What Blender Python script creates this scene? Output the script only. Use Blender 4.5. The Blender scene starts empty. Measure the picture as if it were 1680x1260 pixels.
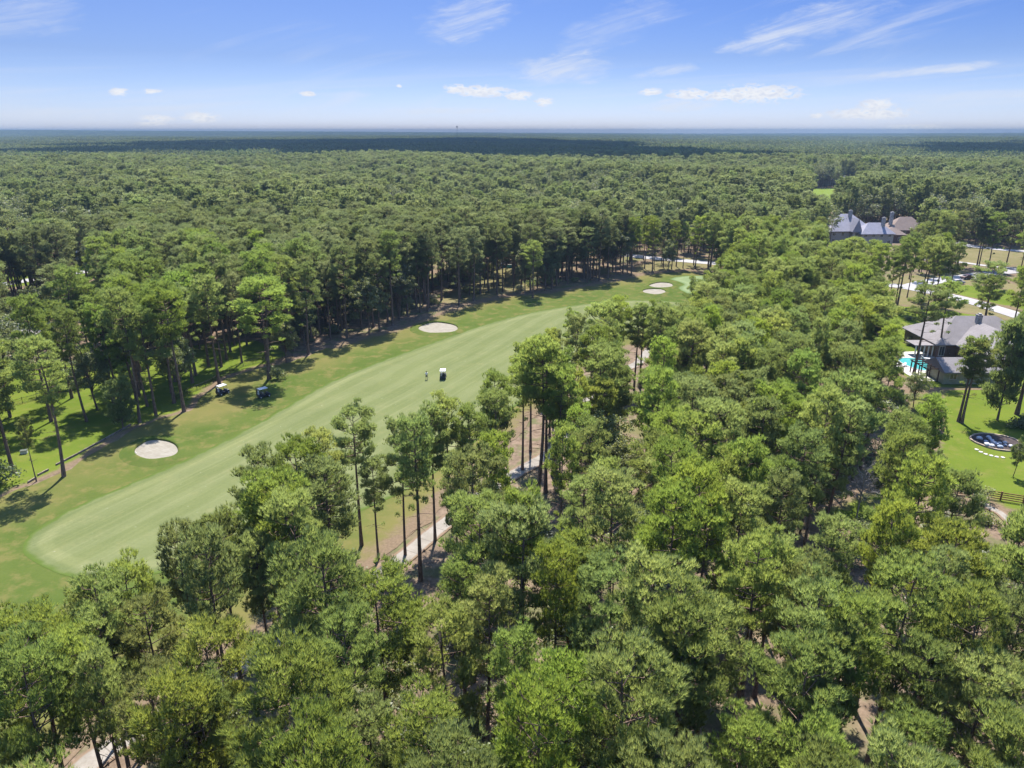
import bpy, math, random
import numpy as np
from mathutils import Vector, Matrix, geometry

R = math.radians
scene = bpy.context.scene
COL = scene.collection

# ------------------------------------------------------------------ camera
CAM_H, PITCH, FPX = 48.0, 19.6, 1166.0
cam_d = bpy.data.cameras.new('camera')
cam = bpy.data.objects.new('camera', cam_d); COL.objects.link(cam)
cam.location = (0, 0, CAM_H)
cam.rotation_euler = (R(90 - PITCH), 0, 0)
cam_d.sensor_width = 36.0
cam_d.lens = 36.0 * FPX / 1680.0
cam_d.clip_start = 0.5
cam_d.clip_end = 60000
scene.camera = cam

# ------------------------------------------------------------------ sun and exposure
SUN_EL, SUN_AZ = 60.0, 2.0          # degrees, azimuth from +Y towards +X
sun_d = bpy.data.lights.new('sun', 'SUN')
sun_d.energy = 4.6; sun_d.angle = R(0.53); sun_d.color = (1.0, 0.95, 0.86)
sun = bpy.data.objects.new('sun', sun_d); COL.objects.link(sun)
sd = Vector((math.sin(R(SUN_AZ)) * math.cos(R(SUN_EL)), math.cos(R(SUN_AZ)) * math.cos(R(SUN_EL)), math.sin(R(SUN_EL))))
sun.rotation_euler = sd.to_track_quat('Z', 'Y').to_euler()
sun.location = sd * 200
scene.view_settings.view_transform = 'Standard'
scene.view_settings.look = 'None'
scene.view_settings.exposure = 1.7
scene.view_settings.gamma = 1.0
scene.render.engine = 'CYCLES'
cy = scene.cycles
cy.max_bounces = 6; cy.diffuse_bounces = 3; cy.glossy_bounces = 2; cy.transmission_bounces = 4
cy.volume_bounces = 0; cy.transparent_max_bounces = 6
cy.use_denoising = True
cy.use_adaptive_sampling = True; cy.adaptive_threshold = 0.015
cy.sample_clamp_indirect = 6.0
try: cy.denoising_prefilter = 'ACCURATE'
except Exception: pass

# ------------------------------------------------------------------ picture to place (used only to lay the plan out on the ground)
sp_, cp_ = math.sin(R(PITCH)), math.cos(R(PITCH))
def at(px, py, z=0.0):
    u, v = (px - 840) / FPX, -(py - 630) / FPX
    d = (u, cp_ + v * sp_, -sp_ + v * cp_)
    t = (z - CAM_H) / d[2]
    return (d[0] * t, d[1] * t, z)
def proj(P):
    P = np.asarray(P, float)
    x, y, z = P[..., 0], P[..., 1], P[..., 2] - CAM_H
    zc = y * cp_ - z * sp_
    yc = y * sp_ + z * cp_
    zc = np.where(zc < 0.5, 0.5, zc)
    return np.stack([840 + FPX * x / zc, 630 - FPX * yc / zc], -1), zc
def height_for(px, py, top):
    """height of an upright thing standing at (px,py) whose top reaches picture row top"""
    b = at(px, py); lo, hi = 0.2, 46.0
    for _ in range(40):
        m = (lo + hi) / 2
        q, _z = proj((b[0], b[1], m))
        if q[1] > top: lo = m
        else: hi = m
    return lo
def gpoly(pts): return np.array([at(x, y)[:2] for x, y in pts])
def inside(P, poly):
    P = np.asarray(P, float); x, y = P[..., 0], P[..., 1]
    r = np.zeros(x.shape, bool); n = len(poly)
    for i in range(n):
        x0, y0 = poly[i]; x1, y1 = poly[(i + 1) % n]
        if y0 == y1: continue
        c = ((y0 > y) != (y1 > y)) & (x < (x1 - x0) * (y - y0) / (y1 - y0) + x0)
        r ^= c
    return r
def edge_dist(P, poly, closed=True):
    P = np.asarray(P, float); best = np.full(P.shape[:-1], 1e9)
    n = len(poly)
    for i in range(n if closed else n - 1):
        a = np.array(poly[i]); b = np.array(poly[(i + 1) % n]); ab = b - a
        t = np.clip(((P - a) @ ab) / max(ab @ ab, 1e-9), 0, 1)
        d = np.linalg.norm(P - (a + t[..., None] * ab), axis=-1)
        best = np.minimum(best, d)
    return best
def smooth_closed(pts, sub=4):
    pts = [np.array(p, float) for p in pts]; n = len(pts); out = []
    for i in range(n):
        p0, p1, p2, p3 = pts[i - 1], pts[i], pts[(i + 1) % n], pts[(i + 2) % n]
        for k in range(sub):
            t = k / sub
            out.append(0.5 * ((2 * p1) + (-p0 + p2) * t + (2 * p0 - 5 * p1 + 4 * p2 - p3) * t * t + (-p0 + 3 * p1 - 3 * p2 + p3) * t ** 3))
    return np.array(out)
def smooth_open(pts, sub=5):
    pts = [np.array(p, float) for p in pts]
    pts = [2 * pts[0] - pts[1]] + pts + [2 * pts[-1] - pts[-2]]; out = []
    for i in range(1, len(pts) - 2):
        p0, p1, p2, p3 = pts[i - 1:i + 3]
        for k in range(sub):
            t = k / sub
            out.append(0.5 * ((2 * p1) + (-p0 + p2) * t + (2 * p0 - 5 * p1 + 4 * p2 - p3) * t * t + (-p0 + 3 * p1 - 3 * p2 + p3) * t ** 3))
    out.append(pts[-2])
    return np.array(out)

# ------------------------------------------------------------------ node helpers
def new_mat(name):
    m = bpy.data.materials.new(name); m.use_nodes = True
    nt = m.node_tree; nt.nodes.clear()
    out = nt.nodes.new('ShaderNodeOutputMaterial')
    return m, nt, out
class NT:
    def __init__(s, nt): s.nt = nt
    def n(s, t, **kw):
        nd = s.nt.nodes.new(t)
        for k, v in kw.items(): setattr(nd, k, v)
        return nd
    def put(s, sock, v):
        if isinstance(v, bpy.types.NodeSocket): s.nt.links.new(v, sock)
        elif isinstance(v, (tuple, list)) and sock.type == 'RGBA' and len(v) == 3: sock.default_value = (*v, 1)
        else: sock.default_value = v
    def math(s, op, a, b=None, c=None, clamp=False):
        nd = s.n('ShaderNodeMath', operation=op, use_clamp=clamp); s.put(nd.inputs[0], a)
        if b is not None: s.put(nd.inputs[1], b)
        if c is not None: s.put(nd.inputs[2], c)
        return nd.outputs[0]
    def ramp(s, v, lo, hi, a=0.0, b=1.0, smooth=True):
        nd = s.n('ShaderNodeMapRange', interpolation_type='SMOOTHSTEP' if smooth else 'LINEAR')
        s.put(nd.inputs[0], v)
        for i, q in enumerate((lo, hi, a, b)): s.put(nd.inputs[i + 1], q)
        return nd.outputs[0]
    def mix(s, f, a, b, mode='MIX'):
        nd = s.n('ShaderNodeMix', data_type='RGBA', blend_type=mode); s.put(nd.inputs[0], f)
        s.put(nd.inputs[6], a); s.put(nd.inputs[7], b)
        return nd.outputs[2]
    def noise(s, vec, scale, detail=3, rough=0.55, dist=0.0):
        nd = s.n('ShaderNodeTexNoise')
        if vec is not None: s.put(nd.inputs['Vector'], vec)
        nd.inputs['Scale'].default_value = scale; nd.inputs['Detail'].default_value = detail
        nd.inputs['Roughness'].default_value = rough; nd.inputs['Distortion'].default_value = dist
        return nd.outputs['Fac']
    def pos(s): return s.n('ShaderNodeNewGeometry').outputs['Position']
    def mapping(s, vec, rot=(0, 0, 0), scale=(1, 1, 1), loc=(0, 0, 0)):
        if any(rot) and tuple(scale) != (1, 1, 1):          # turn first, stretch afterwards
            return s.mapping(s.mapping(vec, rot=rot), scale=scale, loc=loc)
        nd = s.n('ShaderNodeMapping'); s.put(nd.inputs[0], vec)
        nd.inputs['Location'].default_value = loc; nd.inputs['Rotation'].default_value = rot; nd.inputs['Scale'].default_value = scale
        return nd.outputs[0]
    def attr(s, name): return s.n('ShaderNodeAttribute', attribute_name=name).outputs['Fac']

# ------------------------------------------------------------------ sky
world = bpy.data.worlds.new('World'); scene.world = world; world.use_nodes = True
wt = world.node_tree; wt.nodes.clear(); W = NT(wt)
wout = wt.nodes.new('ShaderNodeOutputWorld'); bg = wt.nodes.new('ShaderNodeBackground')
wt.links.new(bg.outputs[0], wout.inputs[0])
sky = wt.nodes.new('ShaderNodeTexSky'); sky.sky_type = 'NISHITA'; sky.sun_disc = False
sky.sun_elevation = R(SUN_EL); sky.sun_rotation = R(SUN_AZ)
sky.altitude = 50; sky.air_density = 1.0; sky.dust_density = 0.25; sky.ozone_density = 5.0
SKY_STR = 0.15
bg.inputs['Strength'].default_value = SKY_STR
dirv = W.n('ShaderNodeTexCoord').outputs['Generated']
sx = W.n('ShaderNodeSeparateXYZ'); W.put(sx.inputs[0], dirv)
DX, DY, DZ = sx.outputs
az = W.math('MULTIPLY', W.math('ARCTAN2', DX, DY), 57.29578)
el = W.math('MULTIPLY', W.math('ARCSINE', DZ), 57.29578)
def angles(px, py):
    u, v = (px - 840) / FPX, -(py - 630) / FPX
    d = Vector((u, cp_ + v * sp_, -sp_ + v * cp_)).normalized()
    return math.degrees(math.atan2(d.x, d.y)), math.degrees(math.asin(d.z))
# clear-sky tone: more violet and dimmed low down, left bright higher up as fill
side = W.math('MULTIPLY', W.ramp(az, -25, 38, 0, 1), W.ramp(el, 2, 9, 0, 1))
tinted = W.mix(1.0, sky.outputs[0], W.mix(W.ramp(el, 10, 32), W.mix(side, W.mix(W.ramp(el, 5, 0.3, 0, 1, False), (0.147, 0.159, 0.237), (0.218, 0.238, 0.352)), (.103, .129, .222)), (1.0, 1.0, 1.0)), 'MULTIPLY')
comb = W.n('ShaderNodeCombineXYZ'); W.put(comb.inputs[0], az); W.put(comb.inputs[1], el)
A = comb.outputs[0]
# high wispy cloud: long streaks that fan out, stronger in patches
st1 = W.noise(W.mapping(A, rot=(0, 0, R(-14)), scale=(0.06, 0.6, 1)), 1.0, 9, 0.62, 0.9)
st2 = W.noise(W.mapping(A, rot=(0, 0, R(-3)), scale=(0.035, 0.8, 1), loc=(3, 9, 0)), 1.0, 7, 0.6, 0.5)
patch = W.noise(W.mapping(A, scale=(0.06, 0.16, 1), loc=(7.3, 2.2, 0)), 1.0, 3, 0.5)
cir = W.math('MULTIPLY', W.ramp(st1, 0.50, 0.78), W.ramp(patch, 0.42, 0.64))
low = W.math('MULTIPLY', W.ramp(st2, 0.46, 0.72), W.ramp(el, 5.5, 1.0))
cirrus = W.math('MULTIPLY', W.math('MAXIMUM', W.math('MULTIPLY', cir, 0.45), W.math('MULTIPLY', low, 0.55)), 1.0, clamp=True)
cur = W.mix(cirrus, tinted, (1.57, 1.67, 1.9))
# streak clouds with a place of their own, then the small heaps near the horizon
wn = W.noise(W.mapping(A, scale=(0.35, 1.1, 1)), 1.0, 6, 0.65, 0.6)
wn2 = W.noise(W.mapping(A, scale=(1.5, 3.6, 1), loc=(5, 1, 0)), 1.0, 8, 0.68, 0.4)
def blob(px, py, rx, ry, soft, noi, amp, slope=0.0):
    a0, e0 = angles(px, py)
    dx = W.math('MULTIPLY', W.math('SUBTRACT', az, a0), 1 / rx)
    dy = W.math('MULTIPLY', W.math('SUBTRACT', W.math('SUBTRACT', el, e0), W.math('MULTIPLY', W.math('SUBTRACT', az, a0), slope)), 1 / ry)
    r2 = W.math('ADD', W.math('MULTIPLY', dx, dx), W.math('MULTIPLY', dy, dy))
    r2 = W.math('ADD', r2, W.math('MULTIPLY', W.math('SUBTRACT', noi, 0.5), amp))
    return W.ramp(r2, 1.0, 1.0 - soft, 0, 1)
fib = W.noise(W.mapping(A, rot=(0, 0, R(-15)), scale=(0.16, 1.9, 1)), 1.0, 8, 0.66, 0.9)
veils = [(770, 25, 3.6, 1.5, 0.28, .45), (1330, 40, 5.5, 1.1, 0.22, .5), (1250, 68, 3.2, 0.5, 0.2, .5), (925, 113, 3.6, 1.0, 0.05, .62), (1090, 117, 2.3, 0.38, 0.12, .5),
         (1530, 115, 4.0, 0.28, 0.085, .7), (1400, 130, 4.6, 0.3, 0.07, .25), (1110, 173, 2.9, 0.42, 0.02, .7), (30, 25, 3.5, 1.2, 0.1, .3), (70, 190, 5, .55, -.03, .35),
         (720, 182, 5.2, 0.25, 0.0, .55), (1600, 165, 5.0, 0.5, .05, .35), (560, 155, 2.0, .2, 0, .3), (1010, 45, 4.2, 1.3, 0.3, .28), (930, 203, 8, 0.22, 0, .4), (1650, 205, 5, .3, 0, .3)]
for px, py, rx, ry, sl, op in veils:
    m = W.math('MULTIPLY', W.math('MULTIPLY', blob(px, py, rx * 1.15, ry * 1.25, 1.0, wn, 2.4, sl), op), W.ramp(fib, 0.28, 0.72, 0.15, 1.15))
    cur = W.mix(m, cur, (1.6, 1.7, 1.9))
heaps = [(1243, 154, 2.15, 0.36), (1195, 157, 1.5, 0.2), (1134, 155, 1.15, 0.22), (1425, 187, 1.9, 0.24), (1440, 172, 0.75, 0.24), (1340, 190, 0.3, 0.12), (790, 150, 1.5, 0.24),
         (750, 146, 0.7, .2), (850, 157, .8, .2), (893, 167, 0.5, 0.2), (1068, 151, 0.55, 0.16), (196, 151, 0.42, 0.16), (249, 150, 0.4, 0.1), (258, 195, 0.8, 0.16), (250, 203, .7, .1), (330, 193, 0.9, 0.22), (655, 141, 0.16, 0.07),
         (505, 154, 0.45, 0.1), (1500, 211, 1.6, 0.17)]
hm = None
for px, py, rx, ry in heaps:
    m = blob(px, py, rx * 1.6, ry * 1.9, 0.8, wn2, 4.6)
    hm = m if hm is None else W.math('MAXIMUM', hm, m)
cur = W.mix(W.math('MULTIPLY', hm, 0.92), cur, W.mix(W.ramp(wn2, .35, .6), (1.5, 1.6, 1.85), (2.0, 2.0, 2.0)))
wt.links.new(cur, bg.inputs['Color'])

# ------------------------------------------------------------------ object helpers
def link(o, parent=None):
    COL.objects.link(o)
    if parent is not None: o.parent = parent
    return o
def tag(o, label=None, cat=None, group=None, kind=None):
    if label: o['label'] = label
    if cat: o['category'] = cat
    if group: o['group'] = group
    if kind: o['kind'] = kind
    return o
def empty(name, loc, rz=0.0, sc=1.0):
    o = bpy.data.objects.new(name, None); COL.objects.link(o)
    o.location = loc; o.rotation_euler = (0, 0, rz)
    o.scale = sc if isinstance(sc, (tuple, list)) else (sc, sc, sc)
    o.empty_display_size = 0.5
    return o
def mesh_np(name, V, F, mat=None, attrs=None, mats=None, midx=None, smooth=False):
    """V (n,3), F list of arrays with the same corner count or one (m,k) array"""
    me = bpy.data.meshes.new(name)
    Fs = F if isinstance(F, list) else [F]
    Fs = [np.asarray(f, np.int32) for f in Fs if len(f)]
    V = np.asarray(V, np.float32)
    me.vertices.add(len(V)); me.vertices.foreach_set('co', V.ravel())
    nl = sum(f.size for f in Fs); npoly = sum(len(f) for f in Fs)
    me.loops.add(nl); me.loops.foreach_set('vertex_index', np.concatenate([f.ravel() for f in Fs]))
    me.polygons.add(npoly)
    tot = np.concatenate([np.full(len(f), f.shape[1], np.int32) for f in Fs])
    st = np.concatenate([[0], np.cumsum(tot)[:-1]]).astype(np.int32)
    me.polygons.foreach_set('loop_start', st)
    if midx is not None: me.polygons.foreach_set('material_index', np.asarray(midx, np.int32))
    me.update(calc_edges=True)
    if attrs:
        for k, a in attrs.items():
            at_ = me.attributes.new(k, 'FLOAT', 'POINT'); at_.data.foreach_set('value', np.asarray(a, np.float32))
    for m in (mats or ([mat] if mat else [])): me.materials.append(m)
    if smooth: me.polygons.foreach_set('use_smooth', np.ones(npoly, bool))
    me.validate()
    return me
class MB:
    """collects simple shapes into one mesh"""
    def __init__(s): s.V = []; s.F = []; s.M = []; s.m = 0
    def add(s, verts, faces):
        b = len(s.V); s.V += [tuple(v) for v in verts]
        for f in faces: s.F.append([b + i for i in f]); s.M.append(s.m)
        return s
    def box(s, x0, x1, y0, y1, z0, z1, M=None):
        v = [Vector((x, y, z)) for z in (z0, z1) for y in (y0, y1) for x in (x0, x1)]
        if M is not None: v = [M @ q for q in v]
        return s.add(v, [(0, 2, 3, 1), (4, 5, 7, 6), (0, 1, 5, 4), (2, 6, 7, 3), (0, 4, 6, 2), (1, 3, 7, 5)])
    def tube(s, pts, rad, n=8, cap=True):
        pts = [Vector(p) for p in pts]; rad = rad if isinstance(rad, (list, tuple)) else [rad] * len(pts)
        vs = []; fs = []
        for i, p in enumerate(pts):
            d = (pts[min(i + 1, len(pts) - 1)] - pts[max(i - 1, 0)]).normalized()
            a = d.cross(Vector((0, 0, 1)) if abs(d.z) < .9 else Vector((1, 0, 0))).normalized(); b = d.cross(a)
            for k in range(n):
                t = 2 * math.pi * k / n; vs.append(p + (a * math.cos(t) + b * math.sin(t)) * rad[i])
        for i in range(len(pts) - 1):
            for k in range(n):
                k2 = (k + 1) % n; fs.append((i * n + k, i * n + k2, (i + 1) * n + k2, (i + 1) * n + k))
        if cap: fs.append(tuple(range(n - 1, -1, -1))); fs.append(tuple((len(pts) - 1) * n + k for k in range(n)))
        return s.add(vs, fs)
    def lathe(s, prof, c=(0, 0, 0), n=20, axis='Z'):
        vs = []; fs = []
        for r, z in prof:
            for k in range(n):
                t = 2 * math.pi * k / n; p = (r * math.cos(t), r * math.sin(t), z)
                if axis == 'Y': p = (p[0], p[2], p[1])
                if axis == 'X': p = (p[2], p[0], p[1])
                vs.append((p[0] + c[0], p[1] + c[1], p[2] + c[2]))
        for i in range(len(prof) - 1):
            for k in range(n):
                k2 = (k + 1) % n; fs.append((i * n + k, i * n + k2, (i + 1) * n + k2, (i + 1) * n + k))
        fs.append(tuple(range(n - 1, -1, -1))); fs.append(tuple((len(prof) - 1) * n + k for k in range(n)))
        return s.add(vs, fs)
    def prism(s, poly, y0, y1):      # polygon in XZ pushed along Y
        n = len(poly)
        return s.add([(x, y0, z) for x, z in poly] + [(x, y1, z) for x, z in poly],
                     [tuple(range(n)), tuple(range(2 * n - 1, n - 1, -1))] + [(i, i + n, (i + 1) % n + n, (i + 1) % n) for i in range(n)])
    def build(s, name, mat, parent=None, bevel=0.0, smooth=False):
        me = bpy.data.meshes.new(name); me.from_pydata(s.V, [], s.F)
        mats = mat if isinstance(mat, list) else [mat]
        for m in mats: me.materials.append(m)
        if len(mats) > 1: me.polygons.foreach_set('material_index', s.M)
        if smooth: me.polygons.foreach_set('use_smooth', [True] * len(s.F))
        me.update()
        o = bpy.data.objects.new(name, me); link(o, parent)
        if bevel:
            b = o.modifiers.new('bevel', 'BEVEL'); b.width = bevel; b.segments = 2; b.limit_method = 'ANGLE'
        return o
def copy_tree(o, parent=None):
    c = o.copy(); COL.objects.link(c); c.parent = parent
    for ch in list(o.children): copy_tree(ch, c)
    return c

# ------------------------------------------------------------------ plan of the place, on the ground
COURSE = gpoly([(-300, 905), (-100, 862), (0, 818), (60, 792), (110, 772), (165, 738), (205, 712), (260, 690), (316, 672), (334, 650), (372, 622), (420, 606),
                (480, 594), (560, 562), (640, 541), (690, 524), (760, 500), (830, 484), (900, 478), (980, 464), (1060, 448), (1140, 442), (1175, 455),
                (1200, 480), (1200, 515), (1150, 540), (1090, 556), (1020, 580), (960, 612), (900, 660), (860, 705), (790, 765), (740, 815), (690, 868),
                (630, 915), (545, 972), (440, 1035), (330, 1102), (200, 1185), (60, 1290), (-300, 1560)])
FAIRWAY = smooth_closed(gpoly([(38, 905), (44, 885), (75, 860), (130, 830), (200, 800), (300, 757), (400, 708), (470, 668), (540, 628), (620, 595), (700, 566), (780, 538),
                (850, 518), (930, 503), (1010, 494), (1090, 494), (1150, 502), (1130, 520), (1040, 545), (960, 582), (890, 628), (830, 682), (760, 742), (690, 792),
                (600, 836), (500, 874), (400, 908), (300, 934), (230, 946), (165, 952), (110, 946), (70, 930), (46, 916)]), 4)
GREEN = smooth_closed(gpoly([(1098, 458), (1125, 453), (1165, 454), (1185, 464), (1175, 482), (1140, 486), (1112, 474), (1120, 466)]), 4)
BUNKERS = [(257, 740, 35, 17), (719, 539.5, 31, 9.5), (1085, 469, 19, 4.8), (1073.5, 479.5, 18.5, 5)]
PATH = smooth_open(gpoly([(60, 1330), (165, 1240), (250, 1187), (345, 1128), (440, 1062), (520, 1012), (572, 980), (620, 946), (662, 915), (705, 880), (757, 838), (800, 806),
                (850, 775), (905, 742), (945, 700), (968, 650), (1005, 612), (1044, 598), (1075, 567), (1130, 545), (1200, 530), (1260, 500)]))
LAWN_L = gpoly([(-420, 780), (-420, 610), (0, 600), (120, 590), (250, 575), (340, 562), (420, 556), (470, 570), (484, 590), (420, 604), (370, 620), (332, 649), (314, 671), (258, 689), (203, 711), (163, 737), (108, 771), (58, 791), (0, 817), (-100, 861)])
LAWN_R = gpoly([(1535, 636), (1600, 632), (1720, 628), (1800, 700), (1820, 830), (1740, 850), (1650, 842), (1600, 812), (1540, 812), (1440, 860), (1320, 872), (1290, 850), (1420, 800), (1480, 770), (1530, 730)])
LAWN_RR = gpoly([(1400, 520), (1480, 500), (1640, 520), (1760, 560), (1760, 640), (1520, 640), (1460, 610)])
FIELD = gpoly([(1500, 405), (1570, 402), (1700, 408), (1760, 420), (1760, 440), (1640, 436), (1560, 432), (1490, 425)])
FIELD2 = gpoly([(1330, 462), (1400, 455), (1520, 448), (1660, 462), (1760, 490), (1760, 540), (1640, 530), (1560, 510), (1440, 500), (1340, 490)])
LAWN_FAR = gpoly([(1322, 309), (1382, 309), (1388, 326), (1382, 345), (1352, 350), (1335, 335)])
LAWN_LEFTFAR = gpoly([(-60, 480), (-60, 440), (60, 432), (110, 425), (170, 428), (230, 436), (160, 455), (60, 468)])
TANLAWN = gpoly([(700, 500), (790, 445), (860, 430), (900, 440), (880, 478), (830, 484), (760, 500)])
BACKLAWN = gpoly([(1020, 452), (1040, 436), (1090, 420), (1190, 424), (1200, 440), (1140, 442), (1060, 448)])
ROAD_A = smooth_open(gpoly([(1020, 418), (1085, 425), (1180, 433), (1270, 444), (1345, 454), (1460, 468), (1490, 472), (1563, 487), (1618, 502), (1700, 528), (1800, 565)]))
ROAD_B = smooth_open(gpoly([(1490, 472), (1535, 461), (1586, 454.5), (1640, 447), (1740, 441)]))
ROAD_C = smooth_open(gpoly([(1500, 425), (1570, 430), (1632, 438), (1700, 443)]))
ROAD_D = smooth_open(gpoly([(1540, 391), (1600, 405), (1700, 414), (1800, 420)]))
ROAD_L = smooth_open(gpoly([(-160, 486), (-40, 473), (20, 464.5), (60, 458), (110, 450), (160, 443.5), (220, 434)]))
ROADS = [(ROAD_A, 6.5), (ROAD_B, 6.5), (ROAD_C, 3.2), (ROAD_D, 6.0), (ROAD_L, 6.0)]

# ------------------------------------------------------------------ terrain
def hills(x, y):
    x = np.asarray(x, float); y = np.asarray(y, float)
    d = np.hypot(x, y); a = np.degrees(np.arctan2(x, np.maximum(y, 1)))
    far = np.clip((d - 1300) / 5000, 0, 1)
    roll = 7 * np.sin(x / 640 + 1.3) * np.cos(y / 830) + 4 * np.sin(x / 260 + y / 390)
    left = np.clip((14 - a) / 50, 0, 1); right = np.clip((a - 14) / 25, 0, 1)
    rise = np.clip((d - 5200) / 2600, 0, 1); rise = rise * rise * (3 - 2 * rise)
    return far * (roll * 0.8) * (1 - .75 * rise) + rise * (39 * left + 14 * right - 3)
def ground_sheet():
    rr = np.concatenate([[0], np.linspace(30, 1300, 24), np.geomspace(1400, 9650, 60)])
    th = np.radians(np.linspace(-180, 180, 145))[:-1]
    V = [(0, 0, 0)]; n = len(th)
    for r in rr[1:]:
        x = r * np.sin(th); y = np.maximum(r * np.cos(th), -350 - .001 * r); z = hills(x, y)
        V += list(zip(x, y, z))
    F3 = [(0, 1 + (k + 1) % n, 1 + k) for k in range(n)]; F4 = []
    for i in range(len(rr) - 2):
        for k in range(n):
            a = 1 + i * n + k; b = 1 + i * n + (k + 1) % n
            F4.append((a, b, b + n, a + n))
    return np.array(V), [np.array(F3), np.array(F4)]
m, nt, out = new_mat('forest_floor'); N = NT(nt); P = N.pos()
n1 = N.noise(P, 0.05, 5, .6); n2 = N.noise(P, 0.9, 5, .65); n3 = N.noise(P, 0.22, 4, .6)
c = N.mix(N.ramp(n2, .3, .7), (0.085, 0.062, 0.045), (0.165, 0.122, 0.09))
c = N.mix(N.ramp(n1, .52, .66), c, (0.10, 0.095, 0.045))
c = N.mix(N.math('MULTIPLY', N.ramp(n3, .48, .64), .65), c, (0.07, 0.085, 0.032))
b = N.n('ShaderNodeBsdfDiffuse'); N.put(b.inputs[0], c); nt.links.new(b.outputs[0], out.inputs[0]); FLOOR = m
V, F = ground_sheet()
tag(link(bpy.data.objects.new('ground', mesh_np('ground', V, F, FLOOR, smooth=True))), kind='structure')

GK = 0.81
def grass_mat(name, dark, light, dry, dry_lo=.5, dry_hi=.75, edge=0.0, fine=3.0, edge_col=(0.17,0.125,0.085), stripes=None, edgering=False, tan=False):
    m, nt, out = new_mat(name); N = NT(nt); P = N.pos()
    dark, light, dry, edge_col = [tuple(v * GK for v in q_) for q_ in (dark, light, dry, edge_col)]
    n1 = N.noise(P, 0.07, 5, .6); n2 = N.noise(P, fine, 4, .65); n3 = N.noise(P, 0.35, 5, .65)
    c = N.mix(N.ramp(n1, .3, .7), dark, light)
    c = N.mix(N.math('MULTIPLY', N.ramp(n3, dry_lo, dry_hi), .7), c, dry)
    c = N.mix(N.math('MULTIPLY', N.ramp(n2, .35, .75), .35), c, N.mix(1, c, (0.72, .74, .7), 'MULTIPLY'))
    if stripes:
        ang, wl = stripes
        mp = N.mapping(P, rot=(0, 0, -ang))
        wobble = N.noise(P, 0.03, 3, .5)
        s = N.n('ShaderNodeSeparateXYZ'); N.put(s.inputs[0], mp)
        ph = N.math('ADD', N.math('MULTIPLY', s.outputs[1], 2 * math.pi / wl), N.math('MULTIPLY', wobble, 9.0))
        w = N.math('SINE', ph)
        c = N.mix(N.math('MULTIPLY', N.ramp(w, -.5, .6), .6), c, N.mix(1, c, (1.2, 1.15, 1.28), 'MULTIPLY'))
        st = N.noise(N.mapping(P, rot=(0, 0, -ang), scale=(0.02, 1.0, 1)), 1.3, 4, .7)
        c = N.mix(N.math('MULTIPLY', N.ramp(st, .48, .66), .5), c, N.mix(1, c, (1.3, 1.22, 1.35), 'MULTIPLY'))
        sp = N.noise(P, 1.6, 2, .5)                                   # pale divots
        c = N.mix(N.math('MULTIPLY', N.ramp(sp, .73, .77), .8), c, (0.2,0.2,0.14))
    e = N.attr('edge')
    if edgering:
        c = N.mix(N.ramp(N.math('SUBTRACT', e, N.math('MULTIPLY', n3, 1.6)), .1, -.7), c, (.055, .08, .017))
        r = N.math('MULTIPLY', N.ramp(e, .25, .7), N.ramp(e, 1.7, 1.0))
        c = N.mix(N.math('MULTIPLY', r, .45), c, N.mix(1, c, (.78, .84, .8), 'MULTIPLY'))
        r = N.math('MULTIPLY', N.ramp(e, 1.2, 1.9), N.ramp(e, 3.4, 2.6))
        c = N.mix(N.math('MULTIPLY', r, .5), c, N.mix(1, c, (1.3, 1.22, 1.3), 'MULTIPLY'))
    if tan:
        n4 = N.noise(P, 0.06, 4, .6)
        w_ = N.math('MULTIPLY', N.ramp(N.math('SUBTRACT', e, N.math('MULTIPLY', n4, 16.0)), 4.0, -6.0), .75)
        c = N.mix(w_, c, dry)
    if edge:
        q = N.math('SUBTRACT', e, N.math('MULTIPLY', N.math('SUBTRACT', n3, .35), edge * 2.2))
        q2 = N.ramp(q, edge, 0.0)
        c = N.mix(q2, c, N.mix(N.ramp(n2, .3, .7), edge_col, tuple(v * .72 for v in edge_col)))
    b = N.n('ShaderNodeBsdfDiffuse'); N.put(b.inputs[0], c); 
    nt.links.new(b.outputs[0], out.inputs[0]); return m
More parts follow.
